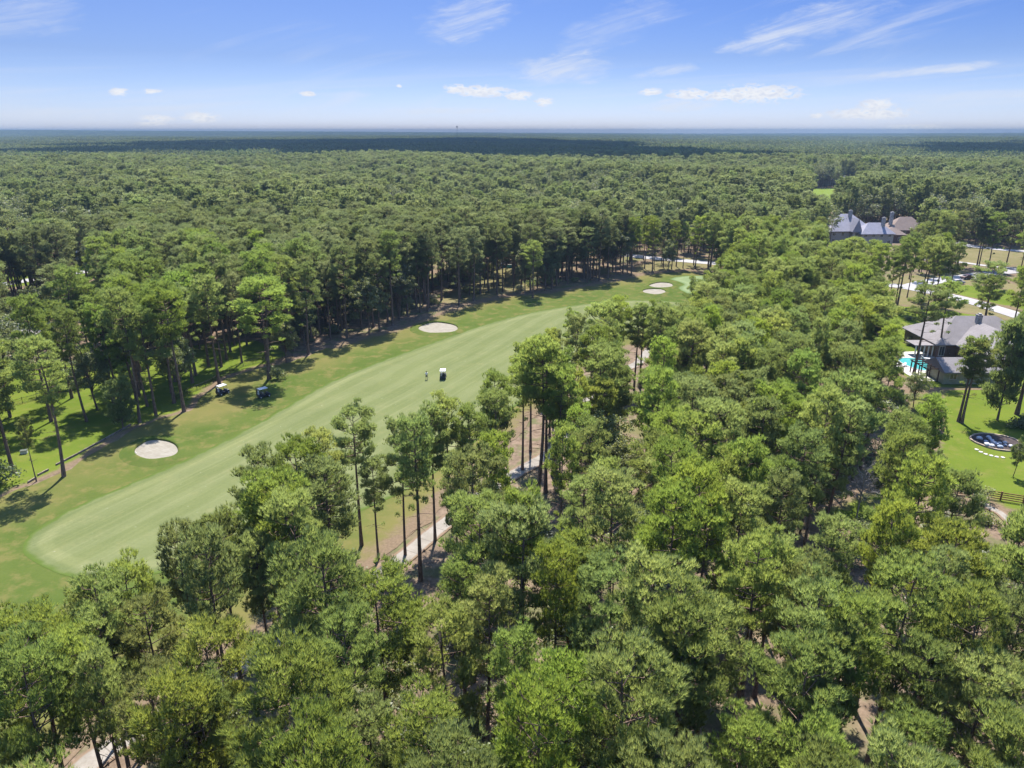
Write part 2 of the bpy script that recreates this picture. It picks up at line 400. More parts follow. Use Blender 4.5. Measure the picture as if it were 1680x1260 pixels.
def sheet(name, poly, z, mat, step=6.0, kind='structure', label=None, edge_max=40, dome=0.0, jitter=0.0, cat=None, group=None, parent=None):
    poly = np.asarray(poly, float)
    # subdivide the border
    B = []
    for i in range(len(poly)):
        a, b = poly[i], poly[(i + 1) % len(poly)]; L = np.linalg.norm(b - a); k = max(1, int(L / (step * .5)))
        B += [a + (b - a) * j / k for j in range(k)]
    B = np.array(B)
    if jitter:
        t = np.cumsum(np.r_[0, np.linalg.norm(np.diff(B, axis=0), axis=1)])
        B = B + jitter * np.stack([np.sin(t * 1.1) + np.sin(t * .47 + 1), np.sin(t * .83 + 2) + np.cos(t * .39)], 1) * .5
    lo, hi = B.min(0), B.max(0)
    gx, gy = np.meshgrid(np.arange(lo[0], hi[0], step), np.arange(lo[1], hi[1], step * .87))
    gx[::2] += step * .5
    G = np.stack([gx.ravel(), gy.ravel()], 1); G = G[inside(G, B)]
    G = G[edge_dist(G, B) > step * .3] if len(G) else G
    pts = np.vstack([B, G]) if len(G) else B
    edges = [(i, (i + 1) % len(B)) for i in range(len(B))]
    vv, ee, ff, *_ = geometry.delaunay_2d_cdt([Vector(p) for p in pts], edges, [list(range(len(B)))], 1, 1e-4)
    P2 = np.array([tuple(v) for v in vv]); ed = np.minimum(edge_dist(P2, B), edge_max)
    Z = np.full(len(P2), z) if not callable(dome) else z + dome(ed)
    me = mesh_np(name, np.column_stack([P2, Z]), np.array([f for f in ff if len(f) == 3]), mat, {'edge': ed}, smooth=True)
    o = bpy.data.objects.new(name, me); link(o, parent); tag(o, label, cat, group, kind)
    # faces must look up
    if me.polygons[0].normal.z < 0: me.flip_normals()
    return o
GR_ROUGH = grass_mat('rough_grass', (0.056, 0.084, 0.018), (0.082, 0.102, 0.026), (0.14, 0.120, 0.045), .46, .68, edge=3.0, tan=True)
ANG = math.atan2(at(900, 495)[1] - at(200, 850)[1], at(900, 495)[0] - at(200, 850)[0])
GR_FAIR = grass_mat('fairway_grass', (0.105, 0.122, 0.049), (0.120, 0.136, 0.056), (0.135, 0.142, 0.060), .5, .75, stripes=(ANG, 5.2), edgering=True)
GR_GREEN = grass_mat('green_grass', (0.13, 0.175, 0.085), (0.15, 0.19, 0.095), (0.16, 0.19, 0.095), edgering=True)
GR_LAWN = grass_mat('lawn_grass', (0.078, 0.112, 0.016), (0.11, 0.142, 0.022), (0.145, 0.138, 0.04), .48, .74, edge=1.5)
GR_TAN = grass_mat('dry_grass', (0.13, 0.115, 0.055), (0.165, 0.14, 0.075), (0.10, 0.115, 0.035), .5, .7, edge=2.0)
GR_FAR = grass_mat('far_grass', (0.12, 0.165, 0.03), (0.14, 0.185, 0.04), (0.15, 0.17, 0.05))
sheet('lawn', LAWN_L, 0.02, GR_LAWN, 6)
sheet('lawn', LAWN_R, 0.02, GR_LAWN, 5)
sheet('lawn', LAWN_RR, 0.04, GR_LAWN, 5)
sheet('lawn', gpoly([(1470, 640), (1540, 634), (1552, 700), (1535, 745), (1490, 765), (1455, 720)]), 0.03, GR_LAWN, 5)
sheet('lawn', LAWN_LEFTFAR, 0.02, GR_LAWN, 10)
sheet('lawn', FIELD2, 0.02, GR_TAN, 8)
sheet('lawn', FIELD, 0.02, GR_TAN, 12)
sheet('lawn', LAWN_FAR, 0.02, GR_FAR, 16)
for px0, py0, rx0, ry0 in ((470, 381, 14, 6), (650, 341, 30, 4), (716, 389, 12, 5), (1100, 352, 22, 4), (930, 330, 18, 3), (300, 352, 20, 4), (1560, 330, 26, 4)):
    sheet('lawn', gpoly([(px0 + rx0 * math.cos(a_) * (1 + .2 * math.sin(3 * a_)), py0 + ry0 * math.sin(a_)) for a_ in np.linspace(0, 6.283, 13)[:-1]]), 0.02, GR_FAR, 14)
sheet('lawn', TANLAWN, 0.02, GR_TAN, 8)
sheet('lawn', BACKLAWN, 0.04, GR_TAN, 8)
rg_ = sheet('rough_grass', COURSE, 0.06, GR_ROUGH, 4, jitter=.6)
ll = gpoly([(-300, 905), (-100, 862), (0, 818), (60, 792), (110, 772), (165, 738), (205, 712), (260, 690), (316, 672), (334, 650), (372, 622), (420, 606), (465, 597)])
co_ = np.empty(len(rg_.data.vertices) * 3, np.float32); rg_.data.vertices.foreach_get('co', co_); co_ = co_.reshape(-1, 3)[:, :2]
ev_ = np.empty(len(co_), np.float32); rg_.data.attributes['edge'].data.foreach_get('value', ev_)
ev_ = np.where(edge_dist(co_, ll, False) < 13, np.maximum(ev_, 6.0), ev_).astype(np.float32); rg_.data.attributes['edge'].data.foreach_set('value', ev_)
sheet('fairway', FAIRWAY, 0.08, GR_FAIR, 3)
sheet('putting_green', GREEN, 0.10, GR_GREEN, 3)
# verges of the right-hand road
sheet('lawn', gpoly([(1520, 474), (1560, 466), (1640, 470), (1700, 500), (1700, 518), (1610, 494), (1560, 482)]), 0.06, GR_LAWN, 6)

def strip(name, line, w, z, mat, kind='structure'):
    L = np.asarray(line, float); T = np.gradient(L, axis=0); T /= np.linalg.norm(T, axis=1)[:, None]; Nn = np.stack([-T[:, 1], T[:, 0]], 1)
    n = len(L); k = 4; V = []; E = []
    for j in range(k + 1):
        f = j / k - .5
        V.append(np.column_stack([L + Nn * w * f, np.full(n, z)])); E.append(np.full(n, (0.5 - abs(f)) * w))
    V = np.vstack(V); F = []
    for j in range(k):
        for i in range(n - 1):
            a = j * n + i; F.append((a + n, a, a + 1, a + n + 1))
    dist = np.tile(np.r_[0, np.cumsum(np.linalg.norm(np.diff(L, axis=0), axis=1))], k + 1)
    me = mesh_np(name, V, np.array(F), mat, {'edge': np.concatenate(E), 'along': dist})
    if me.polygons[0].normal.z < 0: me.flip_normals()
    o = bpy.data.objects.new(name, me); link(o); tag(o, kind=kind); return o
m, nt, out = new_mat('path_concrete'); N = NT(nt); P = N.pos()
n1 = N.noise(P, .5, 5, .6); n2 = N.noise(P, 5, 4, .6)
c = N.mix(N.ramp(n1, .3, .7), (0.17, 0.155, 0.135), (0.22, 0.2, 0.18)); c = N.mix(N.math('MULTIPLY', N.ramp(n2, .4, .7), .4), c, (0.14, .12, .1))
jn = N.math('FRACT', N.math('MULTIPLY', N.attr('along'), 1 / 3.0)); c = N.mix(N.math('MULTIPLY', N.ramp(N.math('ABSOLUTE', N.math('SUBTRACT', jn, .5)), .475, .49), .7), c, (.09,.08,.07))
lit = N.ramp(N.math('SUBTRACT', N.attr('edge'), N.math('MULTIPLY', n1, .7)), 0.1, -.15); c = N.mix(lit, c, (.14,.1,.07))
b = N.n('ShaderNodeBsdfDiffuse'); N.put(b.inputs[0], c); nt.links.new(b.outputs[0], out.inputs[0]); CONC = m
m, nt, out = new_mat('road_concrete'); N = NT(nt); P = N.pos()
n1 = N.noise(P, .12, 5, .6); c = N.mix(N.ramp(n1, .3, .7), (0.22, 0.21, 0.215), (0.27, 0.26, 0.265))
b = N.n('ShaderNodeBsdfDiffuse'); N.put(b.inputs[0], c); nt.links.new(b.outputs[0], out.inputs[0]); ROADM = m
strip('path', PATH, 2.7, 0.11, CONC)
for k_, (ln, w) in enumerate(ROADS): strip('road', ln, w, 0.10 + 0.008 * k_, ROADM)
strip('path', smooth_open(gpoly([(1608, 822), (1625, 834), (1645, 845), (1670, 872), (1720, 930)])), 1.6, .10, CONC)
# bunkers: sand dishes with a turf lip
m, nt, out = new_mat('bunker_sand'); N = NT(nt); P = N.pos()
n1 = N.noise(P, .8, 5, .6); rk = N.noise(N.mapping(P, rot=(0, 0, .6), scale=(.2, 2.2, 1)), 2.5, 3, .6)
c = N.mix(N.ramp(n1, .3, .7), (0.168, 0.152, 0.125), (0.21, 0.193, 0.163)); c = N.mix(N.math('MULTIPLY', N.ramp(rk, .45, .6), .35), c, (.15,.13,.105))
b = N.n('ShaderNodeBsdfDiffuse'); N.put(b.inputs[0], c); nt.links.new(b.outputs[0], out.inputs[0]); SAND = m
for i, (bx, by, rx, ry) in enumerate(BUNKERS):
    rng = np.random.RandomState(40 + i); ph = rng.rand(4) * 6.28
    pts = []
    for t in np.linspace(0, 2 * math.pi, 40, endpoint=False):
        q = 1 + .05 * math.sin(2 * t + ph[0]) + .04 * math.sin(3 * t + ph[1]) + .02 * math.sin(5 * t + ph[2])
        pts.append((bx + rx * q * math.cos(t), by + ry * q * math.sin(t)))
    poly = gpoly(pts); poly_c = poly.mean(0)
    lip = poly_c + (poly - poly_c) * 1.0
    # turf lip: low ring that rises around the sand
    n = len(poly); V = []; 
    prof = [(1.55, 0.04), (1.3, .2), (1.08, .38), (1.0, .36), (0.985, 0.1)]
    for s_, z_ in prof:
        r_ = poly_c + (poly - poly_c) * 1.0
        dv = (poly - poly_c); L_ = np.linalg.norm(dv, axis=1)[:, None]
        r_ = poly + dv / L_ * (s_ - 1) * 4.0
        V.append(np.column_stack([r_, np.full(n, z_ + .03)]))
    F = [(j * n + k, j * n + (k + 1) % n, (j + 1) * n + (k + 1) % n, (j + 1) * n + k) for j in range(len(prof) - 1) for k in range(n)]
    me = mesh_np('bunker_lip', np.vstack(V), np.array(F), GR_ROUGH, {'edge': np.full(n * len(prof), 30.)}, smooth=True)
    tag(link(bpy.data.objects.new('bunker_lip', me)), kind='structure')
    sheet('bunker', poly, 0.13, SAND, 1.2, dome=lambda e: -0.0 * e + .02 * np.sin(e))

# ------------------------------------------------------------------ foliage and bark
def leaf_mat(name, c1, c2, trans=.5, tcol=None, var=(0.8, 1.25), gloss=.025):
    m, nt, out = new_mat(name); N = NT(nt)
    oi = N.n('ShaderNodeObjectInfo'); t = N.attr('tint')
    c = N.mix(t, c1, c2)
    c = N.mix(1, c, oi.outputs['Color'], 'MULTIPLY')
    r = oi.outputs['Random']
    sc = N.n('ShaderNodeHueSaturation'); N.put(sc.inputs['Color'], c)
    N.put(sc.inputs['Value'], N.ramp(r, 0, 1, var[0], var[1], False))
    r2 = N.math('FRACT', N.math('MULTIPLY', r, 7.31)); N.put(sc.inputs['Hue'], N.ramp(r2, 0, 1, .488, .507, False))
    r3 = N.math('FRACT', N.math('MULTIPLY', r, 13.7)); N.put(sc.inputs['Saturation'], N.ramp(r3, 0, 1, .8, 1.08, False))
    c = sc.outputs[0]
    d = N.n('ShaderNodeBsdfDiffuse'); N.put(d.inputs[0], c)
    tr = N.n('ShaderNodeBsdfTranslucent'); N.put(tr.inputs[0], N.mix(1, c, tcol or (2.6, 2.4, 1.7), 'MULTIPLY'))
    mx = N.n('ShaderNodeMixShader'); mx.inputs[0].default_value = trans
    nt.links.new(d.outputs[0], mx.inputs[1]); nt.links.new(tr.outputs[0], mx.inputs[2])
    g = N.n('ShaderNodeBsdfGlossy'); g.inputs['Roughness'].default_value = .5; N.put(g.inputs[0], (1, 1, 1))
    m2 = N.n('ShaderNodeMixShader'); m2.inputs[0].default_value = gloss
    nt.links.new(mx.outputs[0], m2.inputs[1]); nt.links.new(g.outputs[0], m2.inputs[2])
    nt.links.new(m2.outputs[0], out.inputs[0]); return m
PINE = leaf_mat('pine_needles', (0.094, 0.134, 0.036), (0.146, 0.19, 0.052))
BROAD = leaf_mat('broad_leaves', (0.075, 0.10, 0.032), (0.12, 0.145, 0.05), .45)
def bark_mat(name, a, b_):
    m, nt, out = new_mat(name); N = NT(nt)
    tc = N.n('ShaderNodeTexCoord').outputs['Object']
    n1 = N.noise(N.mapping(tc, scale=(4, 4, .8)), 2.5, 4, .6)
    c = N.mix(N.ramp(n1, .35, .65), a, b_)
    b = N.n('ShaderNodeBsdfDiffuse'); N.put(b.inputs[0], c); nt.links.new(b.outputs[0], out.inputs[0]); return m
BARK = bark_mat('pine_bark', (0.075, 0.052, 0.04), (0.19, 0.135, 0.105))
GREYBARK = bark_mat('grey_bark', (0.16, 0.15, 0.14), (0.34, 0.32, 0.31))

def unit(a): return a / np.maximum(np.linalg.norm(a, axis=-1, keepdims=True), 1e-9)
def blades(rng, P, D, k, L, w, spread=.75, up=0.0):
    """k narrow triangles springing from every point of P about direction D"""
    n = len(P); P3 = np.repeat(P, k, 0); D3 = np.repeat(D, k, 0)
    d = unit(D3 * .8 + unit(rng.normal(size=(n * k, 3))) * spread + np.array([0, 0, up]))
    s = unit(np.cross(d, rng.normal(size=(n * k, 3))))
    Ls = (L * rng.uniform(.7, 1.25, n * k))[:, None]; ws = (w * rng.uniform(.7, 1.3, n * k))[:, None]
    a = P3 - s * ws * .5; b = P3 + s * ws * .5; mid = P3 + d * Ls
    V = np.stack([a, b, mid], 1).reshape(-1, 3)
    F = np.arange(n * k * 3).reshape(-1, 3)
    T = np.repeat(np.clip(rng.beta(2, 2, n) + 0.0, 0, 1), k * 3)
    return V, F, T
def leaves(rng, P, D, k, size, spread=.9):
    """k rhombic leaves per point"""
    n = len(P); P3 = np.repeat(P, k, 0) + rng.normal(size=(n * k, 3)) * size * .6; D3 = np.repeat(D, k, 0)
    nn = unit(D3 + unit(rng.normal(size=(n * k, 3))) * spread)
    s = unit(np.cross(nn, rng.normal(size=(n * k, 3)))); t = np.cross(nn, s)
    Ls = (size * rng.uniform(.7, 1.3, n * k))[:, None]
    V = np.stack([P3 - s * Ls * .5, P3 - t * Ls * .32, P3 + s * Ls * .5, P3 + t * Ls * .32], 1).reshape(-1, 3)
    return V, np.arange(n * k * 4).reshape(-1, 4), np.repeat(rng.beta(2, 2, n), k * 4)
def tube_np(pts, rad, n=5):
    pts = np.asarray(pts, float); m_ = len(pts)
    T = unit(np.gradient(pts, axis=0)); ref = np.array([0, 0, 1.]) if abs(T[0][2]) < .9 else np.array([1., 0, 0])
    A_ = unit(np.cross(T, ref)); B_ = np.cross(T, A_)
    th = np.linspace(0, 2 * math.pi, n, endpoint=False)
    V = pts[:, None, :] + (A_[:, None, :] * np.cos(th)[None, :, None] + B_[:, None, :] * np.sin(th)[None, :, None]) * np.asarray(rad)[:, None, None]
    F = [(i * n + k, i * n + (k + 1) % n, (i + 1) * n + (k + 1) % n, (i + 1) * n + k) for i in range(m_ - 1) for k in range(n)]
    return V.reshape(-1, 3), np.array(F)
def join(parts):
    Vs, Fs, b = [], [], 0
    for V, F in parts: Vs.append(V); Fs.append(F + b); b += len(V)
    return np.vstack(Vs), np.vstack(Fs)

def pine(seed, h=20., R0=3.6, base=.5, nb=34, tufts=19, k=12, L=.47, w=.054, sparse=1.0, lod=0, lean=.25, low=0, flat=0.0):
    """trunk mesh and crown mesh of one pine kind"""
    rng = np.random.RandomState(seed)
    zs = np.linspace(0, h * .97, 9); bend = rng.normal(size=2) * lean; ph = rng.rand() * 6
    def axis(z):
        t = z / h; return np.stack([bend[0] * np.sin(t * 2.6 + ph) - bend[0] * math.sin(ph), bend[1] * (np.sin(t * 2.1 + ph) - math.sin(ph)), z], -1)
    r0 = .012 * h + .02
    rad = r0 * (1 - .86 * (zs / (h * .97)) ** 1.15); rad[0] *= 1.3
    wood = [tube_np(axis(zs), rad, 8 if lod == 0 else 4)]
    CP, CD, CR = [], [], []                          # clump centres, directions, radii
    zb = h * base
    lobes = rng.uniform(.72, 1.2, 7)
    for i in range(nb):
        f = (i + rng.uniform(0, 1)) / nb                     # 0 crown base, 1 top
        z = zb + (h * .96 - zb) * f
        prof = math.sqrt(max(0, 1 - ((f - .34) / .74) ** 2)) if f > .34 else .66 + .34 * f / .34
        a = i * 2.399 + rng.normal() * .35
        ln = R0 * prof * lobes[int((a / 6.283 * 7) % 7)] * rng.uniform(.72, 1.15)
        if f < .3 and rng.rand() > sparse: ln *= .55
        rise = (-.05 + .55 * f + rng.normal() * .14)
        p0 = axis(np.array([z]))[0]; dirh = np.array([math.cos(a), math.sin(a), 0])
        p1 = p0 + dirh * ln * .5 + np.array([0, 0, ln * rise * .4]); p2 = p0 + dirh * ln * .88 + np.array([0, 0, ln * rise + .25])
        if lod < 2: wood.append(tube_np([p0, p1, p2], np.array([.075, .05, .02]) * (.6 + .4 * (1 - f)) * (h / 20), 4 if lod == 0 else 3))
        nc = max(3, int(round(ln / (.5 if lod == 0 else .72)))) + 1
        for j in range(nc):
            g = .56 + .46 * (j + rng.rand()) / nc
            q = p0 + (p1 - p0) * min(1, g * 2) if g < .5 else p1 + (p2 - p1) * (g - .5) * 2
            side = np.cross(dirh, [0, 0, 1]) * rng.normal() * (.34 + ln * .07)
            q = q + side + np.array([0, 0, rng.normal() * .2 + .12])
            if rng.rand() > sparse - .05: continue
            if lod == 0 and g > .45: wood.append(tube_np([p1, (p1 + q) / 2 + [0, 0, -.05], q], [.03, .022, .012], 3))
            CP.append(q); CD.append(unit(dirh * (.3 + .5 * g) + np.array([0, 0, .95])[None, :][0])); CR.append(rng.uniform(.42, .72))
    for j in range(3): CP.append(axis(np.array([h * .97]))[0] + rng.normal(size=3) * [.35, .35, .25]); CD.append(np.array([0, 0, 1.])); CR.append(.5)
    if low:                                              # stray living and dead limbs under the crown
        for i in range(low):
            z = h * rng.uniform(base * .55, base); a = rng.rand() * 6.28; ln = rng.uniform(.8, 2.6)
            p0 = axis(np.array([z]))[0]; d_ = np.array([math.cos(a), math.sin(a), rng.uniform(-.25, .2)])
            p2 = p0 + d_ * ln
            wood.append(tube_np([p0, (p0 + p2) / 2 + [0, 0, .1], p2], [.045, .03, .012], 4 if lod == 0 else 3))
            if rng.rand() < .45: CP.append(p2); CD.append(np.array([0, 0, 1.])); CR.append(.4)
    CP, CD, CR = np.array(CP), np.array(CD), np.array(CR)
    nt_ = tufts if lod == 0 else (10 if lod == 1 else 4)
    n = len(CP) * nt_
    u_ = unit(rng.normal(size=(n, 3))); u_[:, 2] = np.where(u_[:, 2] < -.25, -u_[:, 2], u_[:, 2])
    rr = np.repeat(CR, nt_)[:, None] * (rng.uniform(.25, 1, n) ** .5)[:, None]
    P_ = np.repeat(CP, nt_, 0) + u_ * rr * np.array([1.1, 1.1, .9])
    D_ = unit(u_ * .42 + np.repeat(CD, nt_, 0) * .35 + np.array([0, 0, .62]))
    if lod == 0: Vc, Fc, T = blades(rng, P_, D_, k, L, w, .36)
    elif lod == 1: Vc, Fc, T = blades(rng, P_, D_, 5, .6, .2, .45)
    else: Vc, Fc, T = blades(rng, P_, D_, 3, 1.0, .62, .75)
    # neighbouring clumps differ a little in tone (young and old needles)
    cl = np.repeat(rng.uniform(-.25, .25, len(CP)), nt_); T = np.clip(T + np.repeat(cl, len(T) // n), 0, 1)
    Vw, Fw = join(wood)
    return (Vw, Fw), (Vc, Fc, T)
def broadleaf(seed, h=16., R0=4.2, base=.3, nb=26, nl=26, size=.3, lod=0, gap=.12):
    rng = np.random.RandomState(seed)
    zs = np.linspace(0, h * .8, 6); b1 = rng.normal(size=2) * .3
    ax = np.column_stack([b1[0] * np.sin(zs / h * 3), b1[1] * np.sin(zs / h * 2.4), zs])
    wood = [tube_np(ax, (.014 * h + .03) * (1 - .8 * zs / (h * .8)), 7 if lod == 0 else 4)]
    CP, CD, CR = [], [], []
    cz = h * (base + 1) / 2; rz = h * (1 - base) / 2
    for i in range(nb):
        f = (i + .5) / nb; zz = 1 - 1.75 * f; a = i * 2.399 + rng.normal() * .3
        rad_ = math.sqrt(max(0, 1 - zz * zz)); q = np.array([math.cos(a) * rad_ * R0, math.sin(a) * rad_ * R0, cz + zz * rz * .9]) * 1
        s = rng.uniform(.62, 1.05); q[:2] *= s; q[2] = cz + (q[2] - cz) * s
        p0 = np.array([ax[-2][0] * .6, ax[-2][1] * .6, h * rng.uniform(base * .9, .6)])
        if lod < 2: wood.append(tube_np([p0, (p0 + q) / 2 + [0, 0, .4], q], [.1, .06, .02], 4 if lod == 0 else 3))
        nsub = 5 if lod == 0 else (3 if lod == 1 else 1)
        for j in range(nsub):
            if rng.rand() < gap: continue
            qq = q + rng.normal(size=3) * R0 * .17
            CP.append(qq); CD.append(unit((qq - [0, 0, cz]) / [R0, R0, rz] + [0, 0, .35])); CR.append(rng.uniform(.55, 1.0) * R0 / 4.2 * (1.0 if lod < 2 else 1.7))
    CP, CD, CR = np.array(CP), np.array(CD), np.array(CR); m_ = nl if lod == 0 else (14 if lod == 1 else 7); n = len(CP) * m_
    u_ = unit(rng.normal(size=(n, 3))); u_[:, 2] = np.where(u_[:, 2] < -.35, -u_[:, 2], u_[:, 2])
    P_ = np.repeat(CP, m_, 0) + u_ * np.repeat(CR, m_)[:, None] * (rng.uniform(.3, 1, n) ** .4)[:, None] * [1.1, 1.1, .8]
    D_ = unit(u_ + [0, 0, .5])
    Vc, Fc, T = leaves(rng, P_, D_, 5 if lod == 0 else 2 if lod == 1 else 1, size if lod == 0 else (.5 if lod == 1 else 1.25))
    return join(wood), (Vc, Fc, T)

def make_kind(name, gen, cmat, wmat=None):
    (Vw, Fw), (Vc, Fc, T) = gen
    tm = mesh_np(name + '_trunk', Vw, Fw, wmat or BARK, smooth=True)
    cm = mesh_np(name + '_crown', Vc, Fc, cmat, {'tint': T})
    return tm, cm
def make_joint(name, gen, cmat, wmat=None):
    (Vw, Fw), (Vc, Fc, T) = gen
    V = np.vstack([Vw, Vc]); Fc = Fc + len(Vw)
    return mesh_np(name, V, [Fw, Fc], mats=[wmat or BARK, cmat], midx=np.r_[np.zeros(len(Fw)), np.ones(len(Fc))], attrs={'tint': np.r_[np.zeros(len(Vw)), T]})

# near kinds: (height, crown radius) kept beside the meshes
PK = [(20, 3.7, .50), (20, 3.3, .56), (20, 4.1, .48), (20, 3.0, .52), (20, 3.5, .60), (20, 3.9, .54), (20, 3.4, .44), (20, 2.7, .58)]
NEAR = [make_kind('pine', pine(100 + i, h, r, b_, nb=27 + 2 * (i % 4), low=5 + i, sparse=[1, .9, 1, .8, .9, 1, .95, .7][i]), PINE) for i, (h, r, b_) in enumerate(PK)]
BROADK = [make_kind('broadleaf', broadleaf(200 + i, 15, [4.2, 3.6, 4.6][i], [.28, .2, .32][i]), BROAD) for i in range(3)]
YOUNG = make_kind('young_pine', pine(300, 9, 2.3, .12, nb=40, tufts=16), PINE)
MIDP = [pine(400 + i, 20, [3.6, 3.1, 3.9, 3.4, 2.9][i], [.45, .5, .42, .48, .55][i], nb=36, lod=1, low=3) for i in range(5)]
MIDB = [broadleaf(420 + i, 17, [4.4, 3.9, 4.8][i], [.25, .2, .3][i], nb=20, lod=1) for i in range(3)]

# ------------------------------------------------------------------ what must stay in sight (picture polygons, distance of what is seen there)
KEEP = [
    ([(-60, 830), (0, 820), (110, 775), (205, 712), (330, 665), (345, 645), (375, 622), (490, 592), (690, 525), (800, 495), (1060, 450), (1140, 445), (1146, 450), (1140, 493), (1080, 497), (1010, 497), (985, 499), (950, 519),
      (905, 540), (875, 562), (838, 590), (805, 640), (790, 652), (740, 658), (700, 680), (655, 692), (638, 702), (600, 685), (560, 680), (525, 702), (480, 742), (420, 775), (395, 832), (352, 852), (280, 884), (230, 908), (170, 942), (100, 978), (0, 1012), (-60, 1030)], 400),
    ([(558, 998), (600, 942), (690, 876), (714, 880), (700, 910), (640, 952), (596, 985)], 72), ([(632, 800), (668, 842), (676, 878), (626, 910), (612, 870)], 80),
    ([(328, 1128), (390, 1095), (392, 1120), (335, 1150)], 90), ([(150, 1252), (215, 1205), (240, 1216), (190, 1255)], 90),
    ([(845, 735), (880, 730), (888, 800), (872, 806), (850, 770)], 92),
    ([(1034, 575), (1062, 570), (1056, 600), (1046, 632), (1036, 625)], 135),
    ([(1550, 690), (1600, 662), (1640, 700), (1680, 690), (1720, 700), (1720, 800), (1640, 792), (1600, 775), (1580, 740), (1550, 715)], 150), ([(1628, 792), (1720, 800), (1720, 830), (1648, 845), (1612, 830)], 110),
    ([(1508, 792), (1550, 800), (1540, 825), (1500, 815)], 110), ([(1300, 838), (1345, 835), (1345, 860), (1310, 865)], 100),
    ([(1484, 586), (1512, 580), (1530, 552), (1620, 542), (1618, 640), (1550, 632), (1486, 612)], 150),
    ([(1572, 408), (1700, 410), (1700, 433), (1580, 433)], 320), ([(1570, 440), (1640, 437), (1640, 455), (1575, 466)], 290), ([(1528, 474), (1600, 486), (1610, 508), (1528, 490)], 250), ([(1455, 462), (1510, 470), (1505, 482), (1455, 475)], 270),
    ([(1460, 498), (1505, 490), (1500, 512), (1455, 512)], 240), ([(1560, 396), (1610, 404), (1610, 412), (1560, 404)], 340), ([(1340, 450), (1350, 450), (1350, 460), (1340, 460)], 300),
    ([(1357, 382), (1378, 362), (1412, 355), (1430, 366), (1455, 364), (1470, 358), (1492, 360), (1494, 392), (1440, 398), (1425, 392), (1390, 388), (1364, 392)], 345),
    ([(1328, 311), (1374, 311), (1370, 321), (1350, 325), (1332, 319)], 560), ([(1382, 287), (1402, 288), (1400, 297), (1382, 296)], 760),
    ([(1085, 420), (1180, 428), (1180, 436), (1100, 440), (1062, 436)], 290), ([(20, 461), (160, 441), (160, 450), (20, 470)], 260), ([(100, 436), (155, 430), (155, 440), (100, 446)], 270), ([(0, 452), (40, 452), (35, 460), (0, 462)], 270),
    ([(785, 452), (855, 438), (862, 462), (800, 474)], 260), ([(828, 425), (848, 425), (848, 434), (828, 434)], 275), ([(712, 378), (724, 378), (724, 390), (712, 390)], 345), ([(640, 335), (680, 337), (680, 343), (640, 343)], 480), ([(128, 408), (145, 408), (145, 420), (128, 420)], 300), ([(463, 374), (476, 374), (474, 386), (465, 386)], 350),
    ([(0, 538), (24, 540), (24, 560), (0, 558)], 180), ([(55, 533), (78, 535), (78, 556), (58, 556)], 182),
    ([(100, 640), (160, 640), (250, 650), (240, 690), (180, 720), (120, 730), (100, 690)], 130), ([(0, 735), (60, 730), (110, 742), (90, 770), (0, 780)], 110),
    ([(310, 590), (400, 585), (400, 610), (330, 640)], 165), ([(195, 635), (215, 635), (215, 690), (190, 690)], 118),
    ([(1010, 728), (1040, 732), (1040, 775), (1005, 775)], 82), ([(1385, 770), (1425, 770), (1425, 840), (1390, 840)], 102),
    ([(430, 600), (455, 600), (455, 625), (430, 625)], 139), ([(290, 600), (305, 600), (308, 675), (296, 675)], 122),
    ([(840, 860), (900, 860), (900, 870), (840, 870)], 60), ([(845, 1030), (870, 1010), (880, 1040), (850, 1050)], 70), ([(1570, 1170), (1600, 1160), (1600, 1200), (1570, 1205)], 52),
    ([(1630, 715), (1680, 730), (1680, 770), (1650, 790)], 106), ([(1567, 600), (1582, 600), (1582, 692), (1566, 692)], 123),
]
KEEP = [(np.array(p, float), d) for p, d in KEEP]
def blocks(x, y, h, r, zb, slack=.28):
    """does a crown of radius r standing at x,y hide a kept view? vectorised"""
    x = np.atleast_1d(x); n = len(x); bad = np.zeros(n, bool); D = y
    S = []
    for fz in (.02, .2, .4, .6, .8, .97):
        for fr in (-.9, -.45, 0, .45, .9):
            rr_ = r * fr * (1 if fz < .7 else .55)
            S.append(np.stack([x + rr_, y, h * (zb + (1 - zb) * fz)], -1))
    S = np.stack(S, 1); q, zc = proj(S)
    for poly, d in KEEP:
        hit = inside(q, poly).mean(1) > (slack if d == 400 else .05)
        bad |= hit & (D < d - 3)
    return bad
def near_line(P, line, w): return edge_dist(P, line, False) < w
COURSE_T = gpoly([(-300, 905), (-100, 862), (0, 818), (60, 792), (110, 772), (165, 738), (205, 712), (260, 690), (316, 672), (334, 650), (372, 622), (420, 606),
                (480, 594), (560, 562), (640, 541), (690, 524), (760, 500), (830, 484), (900, 478), (980, 464), (1060, 448), (1140, 442), (1175, 455),
                (1200, 480), (1200, 515), (1150, 540), (1090, 556), (1020, 580), (960, 612), (900, 660), (860, 700), (790, 755), (740, 800), (680, 850),
                (620, 892), (520, 935), (420, 970), (300, 1010), (180, 1050), (60, 1110), (-300, 1280)])
OPEN = [COURSE_T, LAWN_R, LAWN_FAR, FIELD]
def scatter(x0, x1, y0, y1, s, seed):
    rng = np.random.RandomState(seed)
    gx, gy = np.meshgrid(np.arange(x0, x1, s), np.arange(y0, y1, s * .87)); gx[::2] += s * .5
    P_ = np.stack([gx.ravel(), gy.ravel()], 1); P_ += rng.uniform(-.42, .42, P_.shape) * s
    return P_, rng
HOUSE_SPOTS = [(94, 141, 20), (165, 326, 24), (188, 346, 14), (at(1500, 600)[0], at(1500, 600)[1], 7)]
